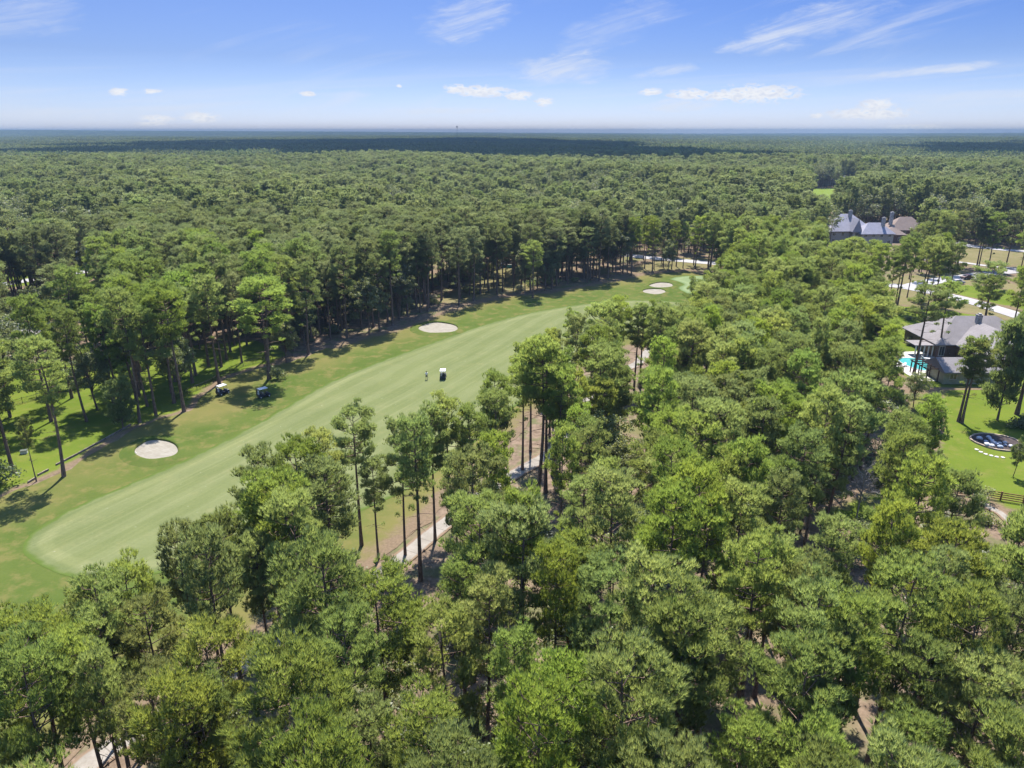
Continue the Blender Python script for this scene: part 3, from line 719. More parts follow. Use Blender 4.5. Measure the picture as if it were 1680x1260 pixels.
def allowed(P_, grow=0.0):
    ok = np.ones(len(P_), bool)
    for poly in OPEN: ok &= ~inside(P_, poly)
    ok &= ~near_line(P_, PATH, 2.4)
    for ln, w in ROADS: ok &= ~near_line(P_, ln, w * .5 + 1.5)
    for hx, hy, hr in HOUSE_SPOTS: ok &= np.hypot(P_[:, 0] - hx, P_[:, 1] - hy) > hr
    return ok

# ------------------------------------------------------------------ trees with a place and label of their own
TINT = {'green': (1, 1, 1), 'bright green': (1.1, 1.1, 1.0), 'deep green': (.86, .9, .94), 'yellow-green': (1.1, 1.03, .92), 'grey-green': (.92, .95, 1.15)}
used = []                                             # (x, y) of hand-placed trees
def tree(name, meshes, loc, sc, rz, tint, label, cat, group, mh=20.):
    root = empty(name, loc, rz, sc); tag(root, label, cat, group)
    for nm, me in (('trunk', meshes[0]), ('crown', meshes[1])):
        if me is None: continue
        o = bpy.data.objects.new(nm, me); link(o, root); o.color = (*TINT.get(tint, (1, 1, 1)), 1)
    return root
hand = [  # base px, base py, top py, crown scale, kind, tint, label
    (105, 782, 560, 1.0, 1, 'green', 'tall bare-trunked pine at the course edge left of the oval bunker, standing in bare soil'),
    (60, 790, 688, .62, 3, 'green', 'small thin pine between two tall bare trunks at the lawn edge'),
    (22, 776, 560, 1.1, 2, 'green', 'pine whose trunk meets the ground beside the dark bush at the left edge'),
    (302, 675, 478, 1.0, 4, 'green', 'tall slender pine with one long bare trunk, nearest the thin metal fence'),
    (256, 682, 505, 1.0, 0, 'deep green', 'pine standing just behind the tall slender pine by the metal fence'),
    (225, 660, 500, 1.1, 6, 'deep green', 'pine on the shaded lawn above the small bushy conifer'),
    (442, 622, 458, 1.5, 2, 'green', 'broad spreading pine shading the two golf carts'),
    (874, 489, 398, 1.15, 5, 'green', 'lone pine standing out on the grass with its shadow under it'),
    (553, 1012, 768, 1.15, 5, 'deep green', 'tall dark pine beside the cart path with a long bare trunk'),
    (521, 978, 730, 1.0, 2, 'green', 'pine just behind the tall dark pine by the cart path'),
    (466, 955, 800, .8, 0, 'bright green', 'shorter pine with a rounded crown at the fairway side of the path'),
    (690, 952, 692, .95, 7, 'deep green', 'thin sparse pine whose trunk crosses in front of the cart path'),
    (621, 918, 752, .8, 3, 'deep green', 'slim pine standing on the open grass beside the cart path'),
    (882, 812, 560, 1.0, 1, 'green', 'first of two tall twin trunks rising from the brown wood floor'),
    (895, 808, 572, 1.0, 4, 'deep green', 'second of two tall twin trunks rising from the brown wood floor'),
    (857, 772, 590, .9, 7, 'green', 'thin pine just behind the pair of tall twin trunks'),
    (1040, 640, 505, 1.0, 5, 'green', 'round-topped pine above the bare sandy gap in the wood'),
    (1049, 636, 500, 1.0, 0, 'green', 'pine touching the round-topped one above the sandy gap'),
    (642, 1242, 955, 1.15, 2, 'bright green', 'full rounded pine in front of the bend where the cart path goes under trees'),
    (990, 560, 495, 1.1, 3, 'deep green', 'airy round pine whose crown juts over the fairway beyond the cart'),
    (1470, 512, 388, 1.0, 0, 'deep green', 'dark pine with bare trunk before the road near the grey roofed house'),
    (1512, 508, 392, 1.1, 5, 'green', 'middle tall pine of three between the grey house and the road'),
    (1549, 512, 400, 1.0, 1, 'deep green', 'last tall pine of three, its bare trunk crossing the pale road'),
    (1572, 692, 556, 1.15, 7, 'green', 'slim pine rising from the lawn in front of the low house wing'),
    (1578, 694, 560, 1.1, 3, 'yellow-green', 'second slim trunk crossing its neighbour before the low house wing'),
    (1499, 614, 470, 1.2, 4, 'green', 'tall pine whose bare trunk crosses the turquoise pool'),
    (1540, 585, 462, 1.15, 0, 'green', 'pine standing over the porch of the house beside the pool'),
    (1612, 545, 432, 1.2, 2, 'green', 'large pine on the far lawn beside the pale road, above the house roof'),
    (1636, 690, 540, 1.25, 'Y', 'deep green', 'pine hiding the middle of the house roof beside the rock bed'),
    (1668, 680, 515, 1.5, 2, 'deep green', 'tall pine with bare trunk hiding the end of the house roof'),
]
for bx, by, ty, cs, k, tint, lab in hand:
    p = at(bx, by); h = height_for(bx, by, ty); s = h / 20
    rs = random.Random(int(bx * 7 + by))
    if k == 'Y':
        tree('pine_tree', YOUNG, p, (h / 9 * .72, h / 9 * .72, h / 9), 1.0, tint, lab, 'pine tree', 'pines that stand apart'); used.append(p[:2]); continue
    tree('pine_tree', NEAR[k], p, (s * cs * rs.uniform(.95, 1.05) ** 1 if s > .8 else s * cs * 1.1, s * cs if s > .8 else s * cs * 1.1, s), rs.uniform(0, 6.28), tint, lab, 'pine tree', 'pines that stand apart')
    used.append(p[:2])
EDGE = [(150, 1012, 17), (110, 1040, 18), (60, 1062, 18), (196, 1000, 16), (235, 985, 17), (150, 1075, 18), (28, 1010, 18), (60, 1002, 17), (98, 982, 18), (132, 962, 16), (168, 944, 18), (205, 925, 17), (240, 898, 18), (288, 868, 18), (322, 872, 16), (352, 848, 19), (395, 838, 18), (430, 800, 17), (480, 742, 21), (520, 712, 20),
        (575, 672, 22), (618, 698, 19), (652, 690, 18), (705, 672, 18), (738, 655, 20), (772, 668, 18), (806, 642, 20), (842, 590, 22), (872, 562, 22), (905, 545, 20), (945, 520, 20), (1008, 500, 19), (1082, 500, 19), (1120, 498, 19), (1152, 492, 18), (1165, 450, 19)]
for k_, (ex, ey, eh) in enumerate(EDGE):
    eh = min(eh, 18.5) - .5; p = at(ex, ey, eh); rs = random.Random(k_ + 50)
    if len(used) and min(math.hypot(p[0] - a, p[1] - b_) for a, b_ in used) < 2.6: continue
    s = eh / 20; w_ = s * rs.uniform(.74, .92); used.append(p[:2])
    tree('pine_tree', NEAR[k_ * 3 % 8], (p[0], p[1], 0), (w_, w_, s), rs.uniform(0, 6.28), ['green', 'bright green', 'deep green', 'green', 'yellow-green'][k_ % 5],
         'pine on the wood edge against the fairway, top %.0f%% across, %.1f%% down' % (ex / 16.8, ey / 12.6), 'pine tree', 'pines on the wood edge')
p = at(202, 704); tree('young_conifer', YOUNG, p, (1, 1, height_for(202, 704, 630) / 9), 1.0, 'deep green', 'small bushy conifer green to the ground between lawn and course edge', 'conifer', None); used.append(p[:2])
BHAND = [(1020, 838, 728, 1.05, 0, 'yellow-green', 'rounded yellow-green broadleaf tree amid the dark pines in mid wood'),
         (1443, 838, 760, .8, 2, 'yellow-green', 'olive broadleaf tree beside the bare grey tree'),
         (1455, 640, 578, 1.0, 1, 'yellow-green', 'yellowish broadleaf tree near the swimming pool'),
         (1662, 782, 722, .62, 0, 'green', 'small round lawn tree near the wooden rail fence, shadow beneath it'),
         (1530, 800, 738, .7, 1, 'bright green', 'light green tree at the lawn edge beside the rail fence'),
         (1498, 668, 612, .95, 2, 'green', 'broad leafy tree at the wood edge just below the swimming pool'),
         (1522, 700, 645, .9, 0, 'deep green', 'dark leafy tree where the wood meets the bright lawn'),
         (1470, 700, 640, .95, 1, 'bright green', 'leafy tree within the wood edge between pool and planting bed'),
         (1512, 742, 690, .85, 2, 'green', 'leafy tree at the lawn corner opposite the planting bed'),
         (1265, 385, 335, 1.3, 0, 'yellow-green', 'yellow-green rounded tree beyond the wood before the grey roofed house'),
         (805, 372, 345, 1.0, 2, 'yellow-green', 'pale yellow tree amid the far dark pines'),
         (682, 372, 340, 1.3, 1, 'yellow-green', 'light yellow-green tree below the white roof far off')]
for bx, by, ty, cs, k, tint, lab in BHAND:
    p = at(bx, by); h = height_for(bx, by, ty); s = h / 15
    tree('broadleaf_tree', BROADK[k], p, (s * cs, s * cs, s), bx * .1, tint, lab, 'broadleaf tree', None); used.append(p[:2])
# bare grey tree
rng = np.random.RandomState(5); wood = [tube_np([(0, 0, 0), (.1, .1, 4), (.3, 0, 8), (.2, .2, 11.5)], [.17, .13, .08, .03], 6)]
def twig(p, d, ln, r, lv):
    e = p + d * ln; wood.append(tube_np([p, (p + e) / 2 + rng.normal(size=3) * .06 * ln, e], [r, r * .75, r * .4], 4))
    if lv < 3:
        for _ in range(4):
            t = rng.uniform(.3, 1); twig(p + (e - p) * t, unit(d + unit(rng.normal(size=3)) * .75 + [0, 0, .25]), ln * rng.uniform(.45, .7), r * .5, lv + 1)
for i in range(22):
    z = 3.5 + i * .36; a = i * 2.4; twig(np.array([.2, .1, z]), unit(np.array([math.cos(a), math.sin(a), .6])), 2.6 - i * .06, .06, 0)
Vd, Fd = join(wood)
p = at(1405, 850); s_ = height_for(1405, 850, 762) / 12
rt = empty('bare_tree', p, 0, s_); tag(rt, 'leafless pale grey tree standing amid the pines near the lawn corner', 'bare tree')
o = link(bpy.data.objects.new('trunk', mesh_np('bare_trunk', Vd, Fd, GREYBARK)), rt)
used.append(p[:2])
used = np.array(used)

# ------------------------------------------------------------------ the near woods
P1, rng1 = scatter(-150, 190, 14, 262, 4.9, 11)
ok = allowed(P1)
ok &= np.min(np.linalg.norm(P1[:, None] - used[None], axis=2), 1) > 3.0
h1 = rng1.uniform(15.5, 20.8, len(P1)); left = (P1[:, 0] < np.interp(P1[:, 1], [60, 130, 220, 300], [-60, -30, 30, 60]))
h1 = np.where(left, h1 * 1.16, h1)
cs1 = rng1.uniform(.72, .98, len(P1)) * np.where(left, 1.16, 1); kd = rng1.randint(0, 8, len(P1)); isb = rng1.rand(len(P1)) < np.where(left, .16, .09)
# the belt on the right is lighter where the lawn runs under it
q1, z1 = proj(np.column_stack([P1, np.zeros(len(P1))]))
inL = inside(P1, LAWN_L); ok &= ~(inL & (rng1.rand(len(P1)) < .58))
inLL = inside(P1, TANLAWN) | inside(P1, LAWN_LEFTFAR) | inside(P1, FIELD2) | inside(P1, LAWN_RR) | inside(P1, BACKLAWN); ok &= ~(inLL & (rng1.rand(len(P1)) < .6))
Rr = np.array([k[1] for k in PK])[kd] * cs1 * h1 / 20
ok &= ~blocks(P1[:, 0], P1[:, 1], h1, Rr, .5)
# outside the picture's reach by a wide margin: drop
tq, tz = proj(np.column_stack([P1, h1 * .8]))
ok &= (tq[:, 0] > -260) & (tq[:, 0] < 1940) & (tq[:, 1] < 1900) & (P1[:, 1] > 16)
# young trees fill in at the wood's edge along the fairway (lower, so the view across stays open)
idx = np.where(ok)[0]
D1 = np.hypot(P1[:, 0], P1[:, 1]); size = h1 / np.maximum(tz, 1)
inframe = (tq[:, 0] > 6) & (tq[:, 0] < 1674) & (tq[:, 1] < 1250) & (tq[:, 1] > 150)
tints = ['green', 'green', 'bright green', 'deep green', 'yellow-green', 'grey-green']
def where_words(px, py, base):
    x, y = base
    if inside(np.array([base]), LAWN_L)[0]: return 'on the shaded lawn'
    if x < np.interp(y, [60, 130, 220, 300], [-60, -30, 30, 60]): return 'beyond the fairway'
    if px > 1380 and y > 100: return 'near the pool house'
    if py > 1000: return 'below the cart path'
    if px < 760: return 'between fairway and path'
    return 'in the dense wood'
cand = [i for i in idx if inframe[i]]
pines_c = sorted([i for i in cand if not isb[i]], key=lambda i: -size[i])[:242]
broad_c = sorted([i for i in cand if isb[i]], key=lambda i: -size[i])[:45]
seen_l = set(); single = set(pines_c) | set(broad_c)
def pos_label(kindword, i, tint):
    b_, = (P1[i],); topq, _ = proj((P1[i][0], P1[i][1], h1[i])); px, py = topq
    g = where_words(px, py, P1[i]); X = px / 16.8; Y = py / 12.6
    lab = f'{tint} {kindword} {g}, top {X:.0f}% across, {Y:.0f}% down'
    if lab in seen_l: lab = f'{tint} {kindword} {g}, top {X:.1f}% across, {Y:.1f}% down'
    seen_l.add(lab); return lab, g
for i in pines_c:
    tint = tints[rng1.randint(6)]
    if left[i] and rng1.rand() < .8: tint = 'deep green'  # this wood's shaded, hazier look is put into the tint
    lab, g = pos_label('pine', i, tint)
    s = h1[i] / 20; w_ = s * cs1[i]
    tree('pine_tree', NEAR[kd[i]], (P1[i][0], P1[i][1], 0), (w_, w_, s), rng1.uniform(0, 6.28), tint, lab, 'pine tree', 'pines ' + g)
for i in broad_c:
    tint = tints[rng1.randint(1, 6)]; hh = h1[i] * rng1.uniform(.5, .75); h1[i] = hh; lab, g = pos_label('broadleaf tree', i, tint)
    s = hh / 15; tree('broadleaf_tree', BROADK[kd[i] % 3], (P1[i][0], P1[i][1], 0), s, rng1.uniform(0, 6.28), tint, lab, 'broadleaf tree', 'broadleaf trees ' + g)
rest1 = [i for i in idx if i not in single]

# ------------------------------------------------------------------ woods beyond: one object each, instanced trees
lib = bpy.data.collections.new('tree_kinds')
def lib_obj(name, me):
    o = bpy.data.objects.new(name, me); lib_c.objects.link(o); return o
def instancer(name, pts, idx_, scl, rot, meshes, label, kind='stuff', swap=None):
    c = bpy.data.collections.new(name + '_kinds')
    for k, me in enumerate(meshes):
        o = bpy.data.objects.new('%s_kind_%02d' % (name, k), me); c.objects.link(o)
        for sl in (o.material_slots if swap else ()):
            if sl.material in swap: nm_ = swap[sl.material]; sl.link = 'OBJECT'; sl.material = nm_
    V = np.asarray(pts, np.float32); me = bpy.data.meshes.new(name); me.vertices.add(len(V)); me.vertices.foreach_set('co', V.ravel())
    a = me.attributes.new('kind_index', 'INT', 'POINT'); a.data.foreach_set('value', np.asarray(idx_, np.int32))
    a = me.attributes.new('turn', 'FLOAT_VECTOR', 'POINT'); rv = np.zeros((len(V), 3), np.float32); rv[:, 2] = rot; a.data.foreach_set('vector', rv.ravel())
    a = me.attributes.new('size', 'FLOAT_VECTOR', 'POINT'); a.data.foreach_set('vector', np.asarray(scl, np.float32).ravel())
    me.update()
    o = bpy.data.objects.new(name, me); link(o); tag(o, label, None, None, kind)
    ng = bpy.data.node_groups.new(name, 'GeometryNodeTree')
    ng.interface.new_socket('Geometry', in_out='INPUT', socket_type='NodeSocketGeometry'); ng.interface.new_socket('Geometry', in_out='OUTPUT', socket_type='NodeSocketGeometry')
    gi = ng.nodes.new('NodeGroupInput'); go = ng.nodes.new('NodeGroupOutput')
    ci = ng.nodes.new('GeometryNodeCollectionInfo'); ci.inputs[0].default_value = c; ci.inputs[1].default_value = True; ci.inputs[2].default_value = True
    ip = ng.nodes.new('GeometryNodeInstanceOnPoints'); ip.inputs['Pick Instance'].default_value = True
    def na(n_, t):
        q = ng.nodes.new('GeometryNodeInputNamedAttribute'); q.data_type = t; q.inputs[0].default_value = n_; return [s for s in q.outputs if s.enabled and s.name == 'Attribute'][0]
    e2r = ng.nodes.new('FunctionNodeEulerToRotation')
    L_ = ng.links.new; L_(gi.outputs[0], ip.inputs['Points']); L_(ci.outputs[0], ip.inputs['Instance'])
    L_(na('kind_index', 'INT'), ip.inputs['Instance Index']); L_(na('turn', 'FLOAT_VECTOR'), e2r.inputs[0]); L_(e2r.outputs[0], ip.inputs['Rotation']); L_(na('size', 'FLOAT_VECTOR'), ip.inputs['Scale'])
    L_(ip.outputs[0], go.inputs[0])
    mod = o.modifiers.new('trees', 'NODES'); mod.node_group = ng
    return o
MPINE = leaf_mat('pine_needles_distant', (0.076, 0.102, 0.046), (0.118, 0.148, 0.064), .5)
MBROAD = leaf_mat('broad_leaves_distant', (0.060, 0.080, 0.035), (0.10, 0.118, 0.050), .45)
FARL = leaf_mat('forest_canopy_leaves', (0.046, 0.066, 0.030), (0.082, 0.106, 0.046), .35, gloss=0)  # far canopy colours darkened: shade between leaves is averaged into them
FARB = leaf_mat('forest_canopy_broad', (0.048, 0.062, 0.030), (0.086, 0.098, 0.046), .35, gloss=0)
MIDM = [make_joint('mid_pine', g, MPINE) for g in MIDP] + [make_joint('mid_broad', g, MBROAD) for g in MIDB]
GREYB = leaf_mat('grey_leaves', (0.12, 0.13, 0.085), (0.18, 0.18, 0.12), .3, var=(.9, 1.2))
YELB = leaf_mat('yellow_leaves', (0.10, 0.125, 0.03), (0.15, 0.17, 0.04), .35, var=(.8, 1.2))
MIDM += [make_joint('mid_grey', broadleaf(440, 15, 4.2, .25, nb=20, lod=1), GREYB), make_joint('mid_yellow', broadleaf(441, 15, 4.0, .25, nb=20, lod=1), YELB)]
# nearer leftovers use the fine kinds
fine = []
for tm, cm in NEAR + BROADK:
    V1 = np.empty(len(tm.vertices) * 3, np.float32); tm.vertices.foreach_get('co', V1); V2 = np.empty(len(cm.vertices) * 3, np.float32); cm.vertices.foreach_get('co', V2)
    F1 = np.empty(len(tm.loops), np.int32); tm.loops.foreach_get('vertex_index', F1); F2 = np.empty(len(cm.loops), np.int32); cm.loops.foreach_get('vertex_index', F2)
    T2 = np.empty(len(cm.vertices), np.float32); cm.attributes['tint'].data.foreach_get('value', T2)
    F1 = F1.reshape(-1, 4); F2 = F2.reshape(-1, len(cm.polygons[0].vertices))
    V1 = V1.reshape(-1, 3); V2 = V2.reshape(-1, 3)
    fine.append(mesh_np('fine_tree', np.vstack([V1, V2]), [F1, F2 + len(V1)], mats=[tm.materials[0], cm.materials[0]], midx=np.r_[np.zeros(len(F1)), np.ones(len(F2))], attrs={'tint': np.r_[np.zeros(len(V1)), T2]}))
ri = np.array(rest1, int)
kk = np.where(isb[ri], 8 + kd[ri] % 3, kd[ri]); ss = np.where(isb[ri], h1[ri] * .7 / 15, h1[ri] / 20)
for nm_, sel, lab_, cl_ in (('woods', ~left[ri], 'pine wood filling in behind and between the separate trees beside the fairway', None), ('shaded_woods', left[ri], 'darker pine wood filling in beyond the fairway', {PINE: MPINE, BROAD: MBROAD})):  # swapped darker leaves carry the second wood's shade and haze as colour
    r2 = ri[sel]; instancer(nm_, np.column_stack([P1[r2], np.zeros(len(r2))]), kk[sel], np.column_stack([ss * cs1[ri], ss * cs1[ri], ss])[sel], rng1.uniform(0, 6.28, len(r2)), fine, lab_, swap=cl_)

def wedge(P_, mgn=4):
    a = np.degrees(np.arctan2(P_[:, 0], P_[:, 1])); return (np.abs(a) < 36 + mgn)
P2, rng2 = scatter(-780, 780, 100, 1000, 6.2, 12)
D2 = np.hypot(P2[:, 0], P2[:, 1])
ok2 = allowed(P2) & (D2 < 960) & (P2[:, 1] > 40) & wedge(P2, 8)
ok2 &= ~((P2[:, 0] > -152) & (P2[:, 0] < 192) & (P2[:, 1] < 264))
h2 = rng2.uniform(14.5, 24, len(P2)); c2 = rng2.uniform(.8, 1.2, len(P2))
pt = np.sin(P2[:, 0] / 47 + 1) + np.sin(P2[:, 1] / 61 + P2[:, 0] / 90); pb = .25 + .17 * pt
k2 = np.where(rng2.rand(len(P2)) < pb, 5 + rng2.randint(0, 3, len(P2)), rng2.randint(0, 5, len(P2)))
u = rng2.rand(len(P2)); k2 = np.where(u < .008, 8, np.where(u < .035, 9, k2))
h2 = np.where(k2 >= 5, h2 * .86, h2)
ok2 &= ~blocks(P2[:, 0], P2[:, 1], h2, 3.6 * c2, .45)
for poly in (TANLAWN, LAWN_LEFTFAR, FIELD2, BACKLAWN): ok2 &= ~(inside(P2, poly) & (rng2.rand(len(P2)) < .6))
gap_ = np.sin(P2[:, 0] / 33 + 2) * np.sin(P2[:, 1] / 27) + .6 * np.sin((P2[:, 0] - P2[:, 1]) / 71)
ok2 &= ~((gap_ > 1.05) & (rng2.rand(len(P2)) < .75))
h2 = h2 * (1 + .09 * np.sin(P2[:, 0] / 57 + P2[:, 1] / 83))
j = np.where(ok2)[0]; s2 = np.where(k2 >= 5, h2 / 16.5, h2 / 20)
instancer('forest', np.column_stack([P2[j], hills(P2[j, 0], P2[j, 1])]), k2[j], np.column_stack([s2 * c2, s2 * c2, s2])[j], rng2.uniform(0, 6.28, len(j)), MIDM, 'pine and oak forest stretching away behind the golf course')

# patches of far forest: 80 m squares of simple trees
def far_patch(seed, S=84.):
    rng = np.random.RandomState(seed); V = []; F = []; T = []; MI = []; b = 0
    gx, gy = np.meshgrid(np.arange(-S / 2, S / 2, 7.6), np.arange(-S / 2, S / 2, 7.0)); gx[::2] += 3.6
    Q = np.stack([gx.ravel(), gy.ravel()], 1) + rng.uniform(-3, 3, (gx.size, 2))
    for (x, y) in Q:
        h = rng.uniform(14.5, 21.5); r = rng.uniform(3.0, 4.9); n = 26
        u_ = unit(rng.normal(size=(n, 3))); u_[:, 2] = np.abs(u_[:, 2]) * 1.0 - .25
        P_ = np.array([x, y, h - r * .95]) + u_ * [r, r, r * .95] * rng.uniform(.55, 1, (n, 1))
        v, f, t = leaves(rng, P_, unit(u_), 2, 2.0, .35)
        t = np.clip(t + rng.uniform(-.35, .35), 0, 1)
        V.append(v); F.append(f + b); T.append(t); MI.append(np.full(len(f), int(rng.rand() < .2))); b += len(v)
    V = np.vstack(V); F = np.vstack(F)
    return mesh_np('far_patch', V, F, mats=[FARL, FARB], midx=np.concatenate(MI), attrs={'tint': np.concatenate(T)})
PATCH = [far_patch(500 + i) for i in range(5)]
S = 78.
gx, gy = np.meshgrid(np.arange(-7600, 7600, S), np.arange(780, 9400, S)); P3 = np.stack([gx.ravel(), gy.ravel()], 1)
rng3 = np.random.RandomState(13); P3 = P3 + rng3.uniform(-6, 6, P3.shape); D3 = np.hypot(P3[:, 0], P3[:, 1])
o3 = (D3 > 925) & (D3 < 9300) & wedge(P3, 5)
P3 = P3[o3]; z3 = hills(P3[:, 0], P3[:, 1])
instancer('distant_forest', np.column_stack([P3, z3]), rng3.randint(0, 5, len(P3)), np.column_stack([np.full(len(P3), 1.0)] * 2 + [rng3.uniform(.9, 1.1, len(P3))]), rng3.randint(0, 4, len(P3)) * math.pi / 2, PATCH, 'unbroken forest running out to the horizon')

# undergrowth
def shrub_mesh(seed, r=1.1, mat=BROAD):
    rng = np.random.RandomState(seed); C_ = rng.normal(size=(9, 3)) * [r * .45, r * .45, r * .22] + [0, 0, r * .55]; n = 9 * 26
    u_ = unit(rng.normal(size=(n, 3))); u_[:, 2] = np.abs(u_[:, 2]) - .2
    P_ = np.repeat(C_, 26, 0) + u_ * rng.uniform(.25, .5, (n, 1)) * r; P_[:, 2] = np.maximum(P_[:, 2], .05)
    V, F, T = leaves(rng, P_, unit(u_ + [0, 0, .6]), 4, .2)
    return mesh_np('shrub', V, F, mat, {'tint': T})
SHR = [shrub_mesh(600 + i, 1 + .2 * i) for i in range(4)] + [shrub_mesh(610, 1.0, GREYB)]
P4, rng4 = scatter(-150, 190, 20, 262, 3.4, 15)
ok4 = allowed(P4) & ~inside(P4, LAWN_L) & ~inside(P4, FIELD2) & ~near_line(P4, PATH, 5)
pn = np.sin(P4[:, 0] / 9 + 2) + np.sin(P4[:, 1] / 11 + 1) + np.sin((P4[:, 0] + P4[:, 1]) / 17)
ok4 &= (rng4.rand(len(P4)) < np.clip(.28 + .2 * pn, .03, .75)) & (edge_dist(P4, COURSE) > 5)
ok4 &= ~blocks(P4[:, 0], P4[:, 1], np.full(len(P4), 1.8), 1.2, .1)
j = np.where(ok4)[0]; sc4 = rng4.uniform(.5, 1.7, len(j))
instancer('undergrowth', np.column_stack([P4[j], np.zeros(len(j))]), rng4.randint(0, 5, len(j)), np.column_stack([sc4, sc4, sc4 * rng4.uniform(.7, 1.3, len(j))]), rng4.uniform(0, 6.28, len(j)), SHR, 'low shrubs and saplings on the brown wood floor')

# ------------------------------------------------------------------ buildings, pool, carts, fences, people
def plain(name, col, rough=.6, spec=.3, noise_=0.12, sc=2.0, metal=0.0):
    m, nt, out = new_mat(name); N = NT(nt); tc = N.n('ShaderNodeTexCoord').outputs['Object']
    n1 = N.noise(tc, sc, 4, .6); c = N.mix(N.ramp(n1, .3, .7), tuple(v * (1 - noise_) for v in col), tuple(min(1, v * (1 + noise_)) for v in col))
    b = N.n('ShaderNodeBsdfPrincipled'); N.put(b.inputs['Base Color'], c); b.inputs['Roughness'].default_value = rough
    b.inputs['Specular IOR Level'].default_value = spec; b.inputs['Metallic'].default_value = metal
    nt.links.new(b.outputs[0], out.inputs[0]); return m
def shingle(name, col):
    m, nt, out = new_mat(name); N = NT(nt); tc = N.n('ShaderNodeTexCoord').outputs['Object']
    n1 = N.noise(tc, .5, 4, .6); n2 = N.noise(N.mapping(tc, scale=(2.2, 2.2, 5)), 2.0, 3, .7)
    s = N.n('ShaderNodeSeparateXYZ'); N.put(s.inputs[0], tc); row = N.math('FRACT', N.math('MULTIPLY', s.outputs[2], 5.0))
    c = N.mix(N.ramp(n1, .3, .7), tuple(v * .85 for v in col), col); c = N.mix(N.math('MULTIPLY', N.ramp(n2, .4, .7), .4), c, tuple(v * .65 for v in col))
    c = N.mix(N.math('MULTIPLY', N.ramp(row, .18, .05), .4), c, tuple(v * .45 for v in col))
    b = N.n('ShaderNodeBsdfDiffuse'); N.put(b.inputs[0], c); nt.links.new(b.outputs[0], out.inputs[0]); return m
def brickm(name, col):
    m, nt, out = new_mat(name); N = NT(nt); tc = N.n('ShaderNodeTexCoord').outputs['Object']
    b_ = N.n('ShaderNodeTexBrick'); N.put(b_.inputs['Vector'], N.mapping(tc, rot=(math.pi / 2, 0, 0))); b_.inputs['Scale'].default_value = 4
    b_.inputs['Color1'].default_value = (*col, 1); b_.inputs['Color2'].default_value = (*[v * .7 for v in col], 1); b_.inputs['Mortar'].default_value = (.2, .18, .16, 1)
    b = N.n('ShaderNodeBsdfDiffuse'); N.put(b.inputs[0], b_.outputs[0]); nt.links.new(b.outputs[0], out.inputs[0]); return m
M_ROOFT = shingle('tan_shingle', (0.19, 0.175, 0.18)); M_ROOFG = shingle('grey_shingle', (0.25, 0.245, 0.29)); M_ROOFB = shingle('brown_shingle', (0.21, 0.165, 0.145))
M_ROOFW = plain('white_roof', (.42, .42, .43), .5); M_WALLG = plain('sage_wall', (.26, .27, .20)); M_BRICK = brickm('wall_brick', (.14, .075, .055)); M_STUC = plain('stucco', (.28, .26, .235))
M_TRIM = plain('white_trim', (.42, .41, .38), .5); M_GLASS = plain('window_glass', (.025, .03, .04), .08, .8, .05); M_DOOR = plain('door_paint', (.08, .05, .035)); M_STONE = plain('chimney_stone', (.26, .25, .25), .9, .2, .3)
M_TIMB = plain('dark_timber', (.055, .028, .022), .7, .2, .3); M_RAIL = plain('red_brown_timber', (.19, .095, .05), .8, .2, .25); M_IRON = plain('black_iron', (.02, .02, .02), .5)
def hip_roof(x0, x1, y0, y1, ze, zr, gable=''):
    """hip or gable roof with a fascia; ridge along the longer side; gable: letters among w e s n for plumb ends"""
    mb = MB(); w, d = x1 - x0, y1 - y0; th = .22
    if w >= d:
        ym = (y0 + y1) / 2; a = x0 + (0 if 'w' in gable else d / 2); b = x1 - (0 if 'e' in gable else d / 2)
        r0, r1 = (a, ym, zr), (b, ym, zr)
        top = [(x0, y0, ze), (x1, y0, ze), (x1, y1, ze), (x0, y1, ze), r0, r1]; F = [(0, 1, 5, 4), (2, 3, 4, 5), (1, 2, 5), (3, 0, 4)]
    else:
        xm = (x0 + x1) / 2; a = y0 + (0 if 's' in gable else w / 2); b = y1 - (0 if 'n' in gable else w / 2)
        top = [(x0, y0, ze), (x1, y0, ze), (x1, y1, ze), (x0, y1, ze), (xm, a, zr), (xm, b, zr)]; F = [(0, 1, 4), (1, 2, 5, 4), (2, 3, 5), (3, 0, 4, 5)]
    low = [(x, y, z - th) for x, y, z in top[:4]]
    mb.add(top + low, F + [(0, 6, 7, 1), (1, 7, 8, 2), (2, 8, 9, 3), (3, 9, 6, 0), (6, 9, 8, 7)]); return mb
def window(root, x, z, w, h, y, face='s', glass=None):
    """a window with frame, sill and pane on a wall facing -Y (s) or -X (w)"""
    def bx(mb, a0, a1, b0, b1, z0, z1):
        return mb.box(a0, a1, y + b0, y + b1, z0, z1) if face == 's' else mb.box(y + b0, y + b1, a0, a1, z0, z1)
    f = MB(); t = .1
    bx(f, x - w / 2 - t, x + w / 2 + t, -.06, .0, z + h, z + h + t); bx(f, x - w / 2 - t, x + w / 2 + t, -.1, .0, z - t, z)
    bx(f, x - w / 2 - t, x - w / 2, -.06, .0, z, z + h); bx(f, x + w / 2, x + w / 2 + t, -.06, .0, z, z + h); bx(f, x - .03, x + .03, -.05, .0, z, z + h)
    fo = f.build('window', M_TRIM, root); p = MB(); bx(p, x - w / 2, x - .03, -.025, .0, z, z + h); bx(p, x + .03, x + w / 2, -.025, 0, z, z + h); p.build('pane', M_GLASS, fo)
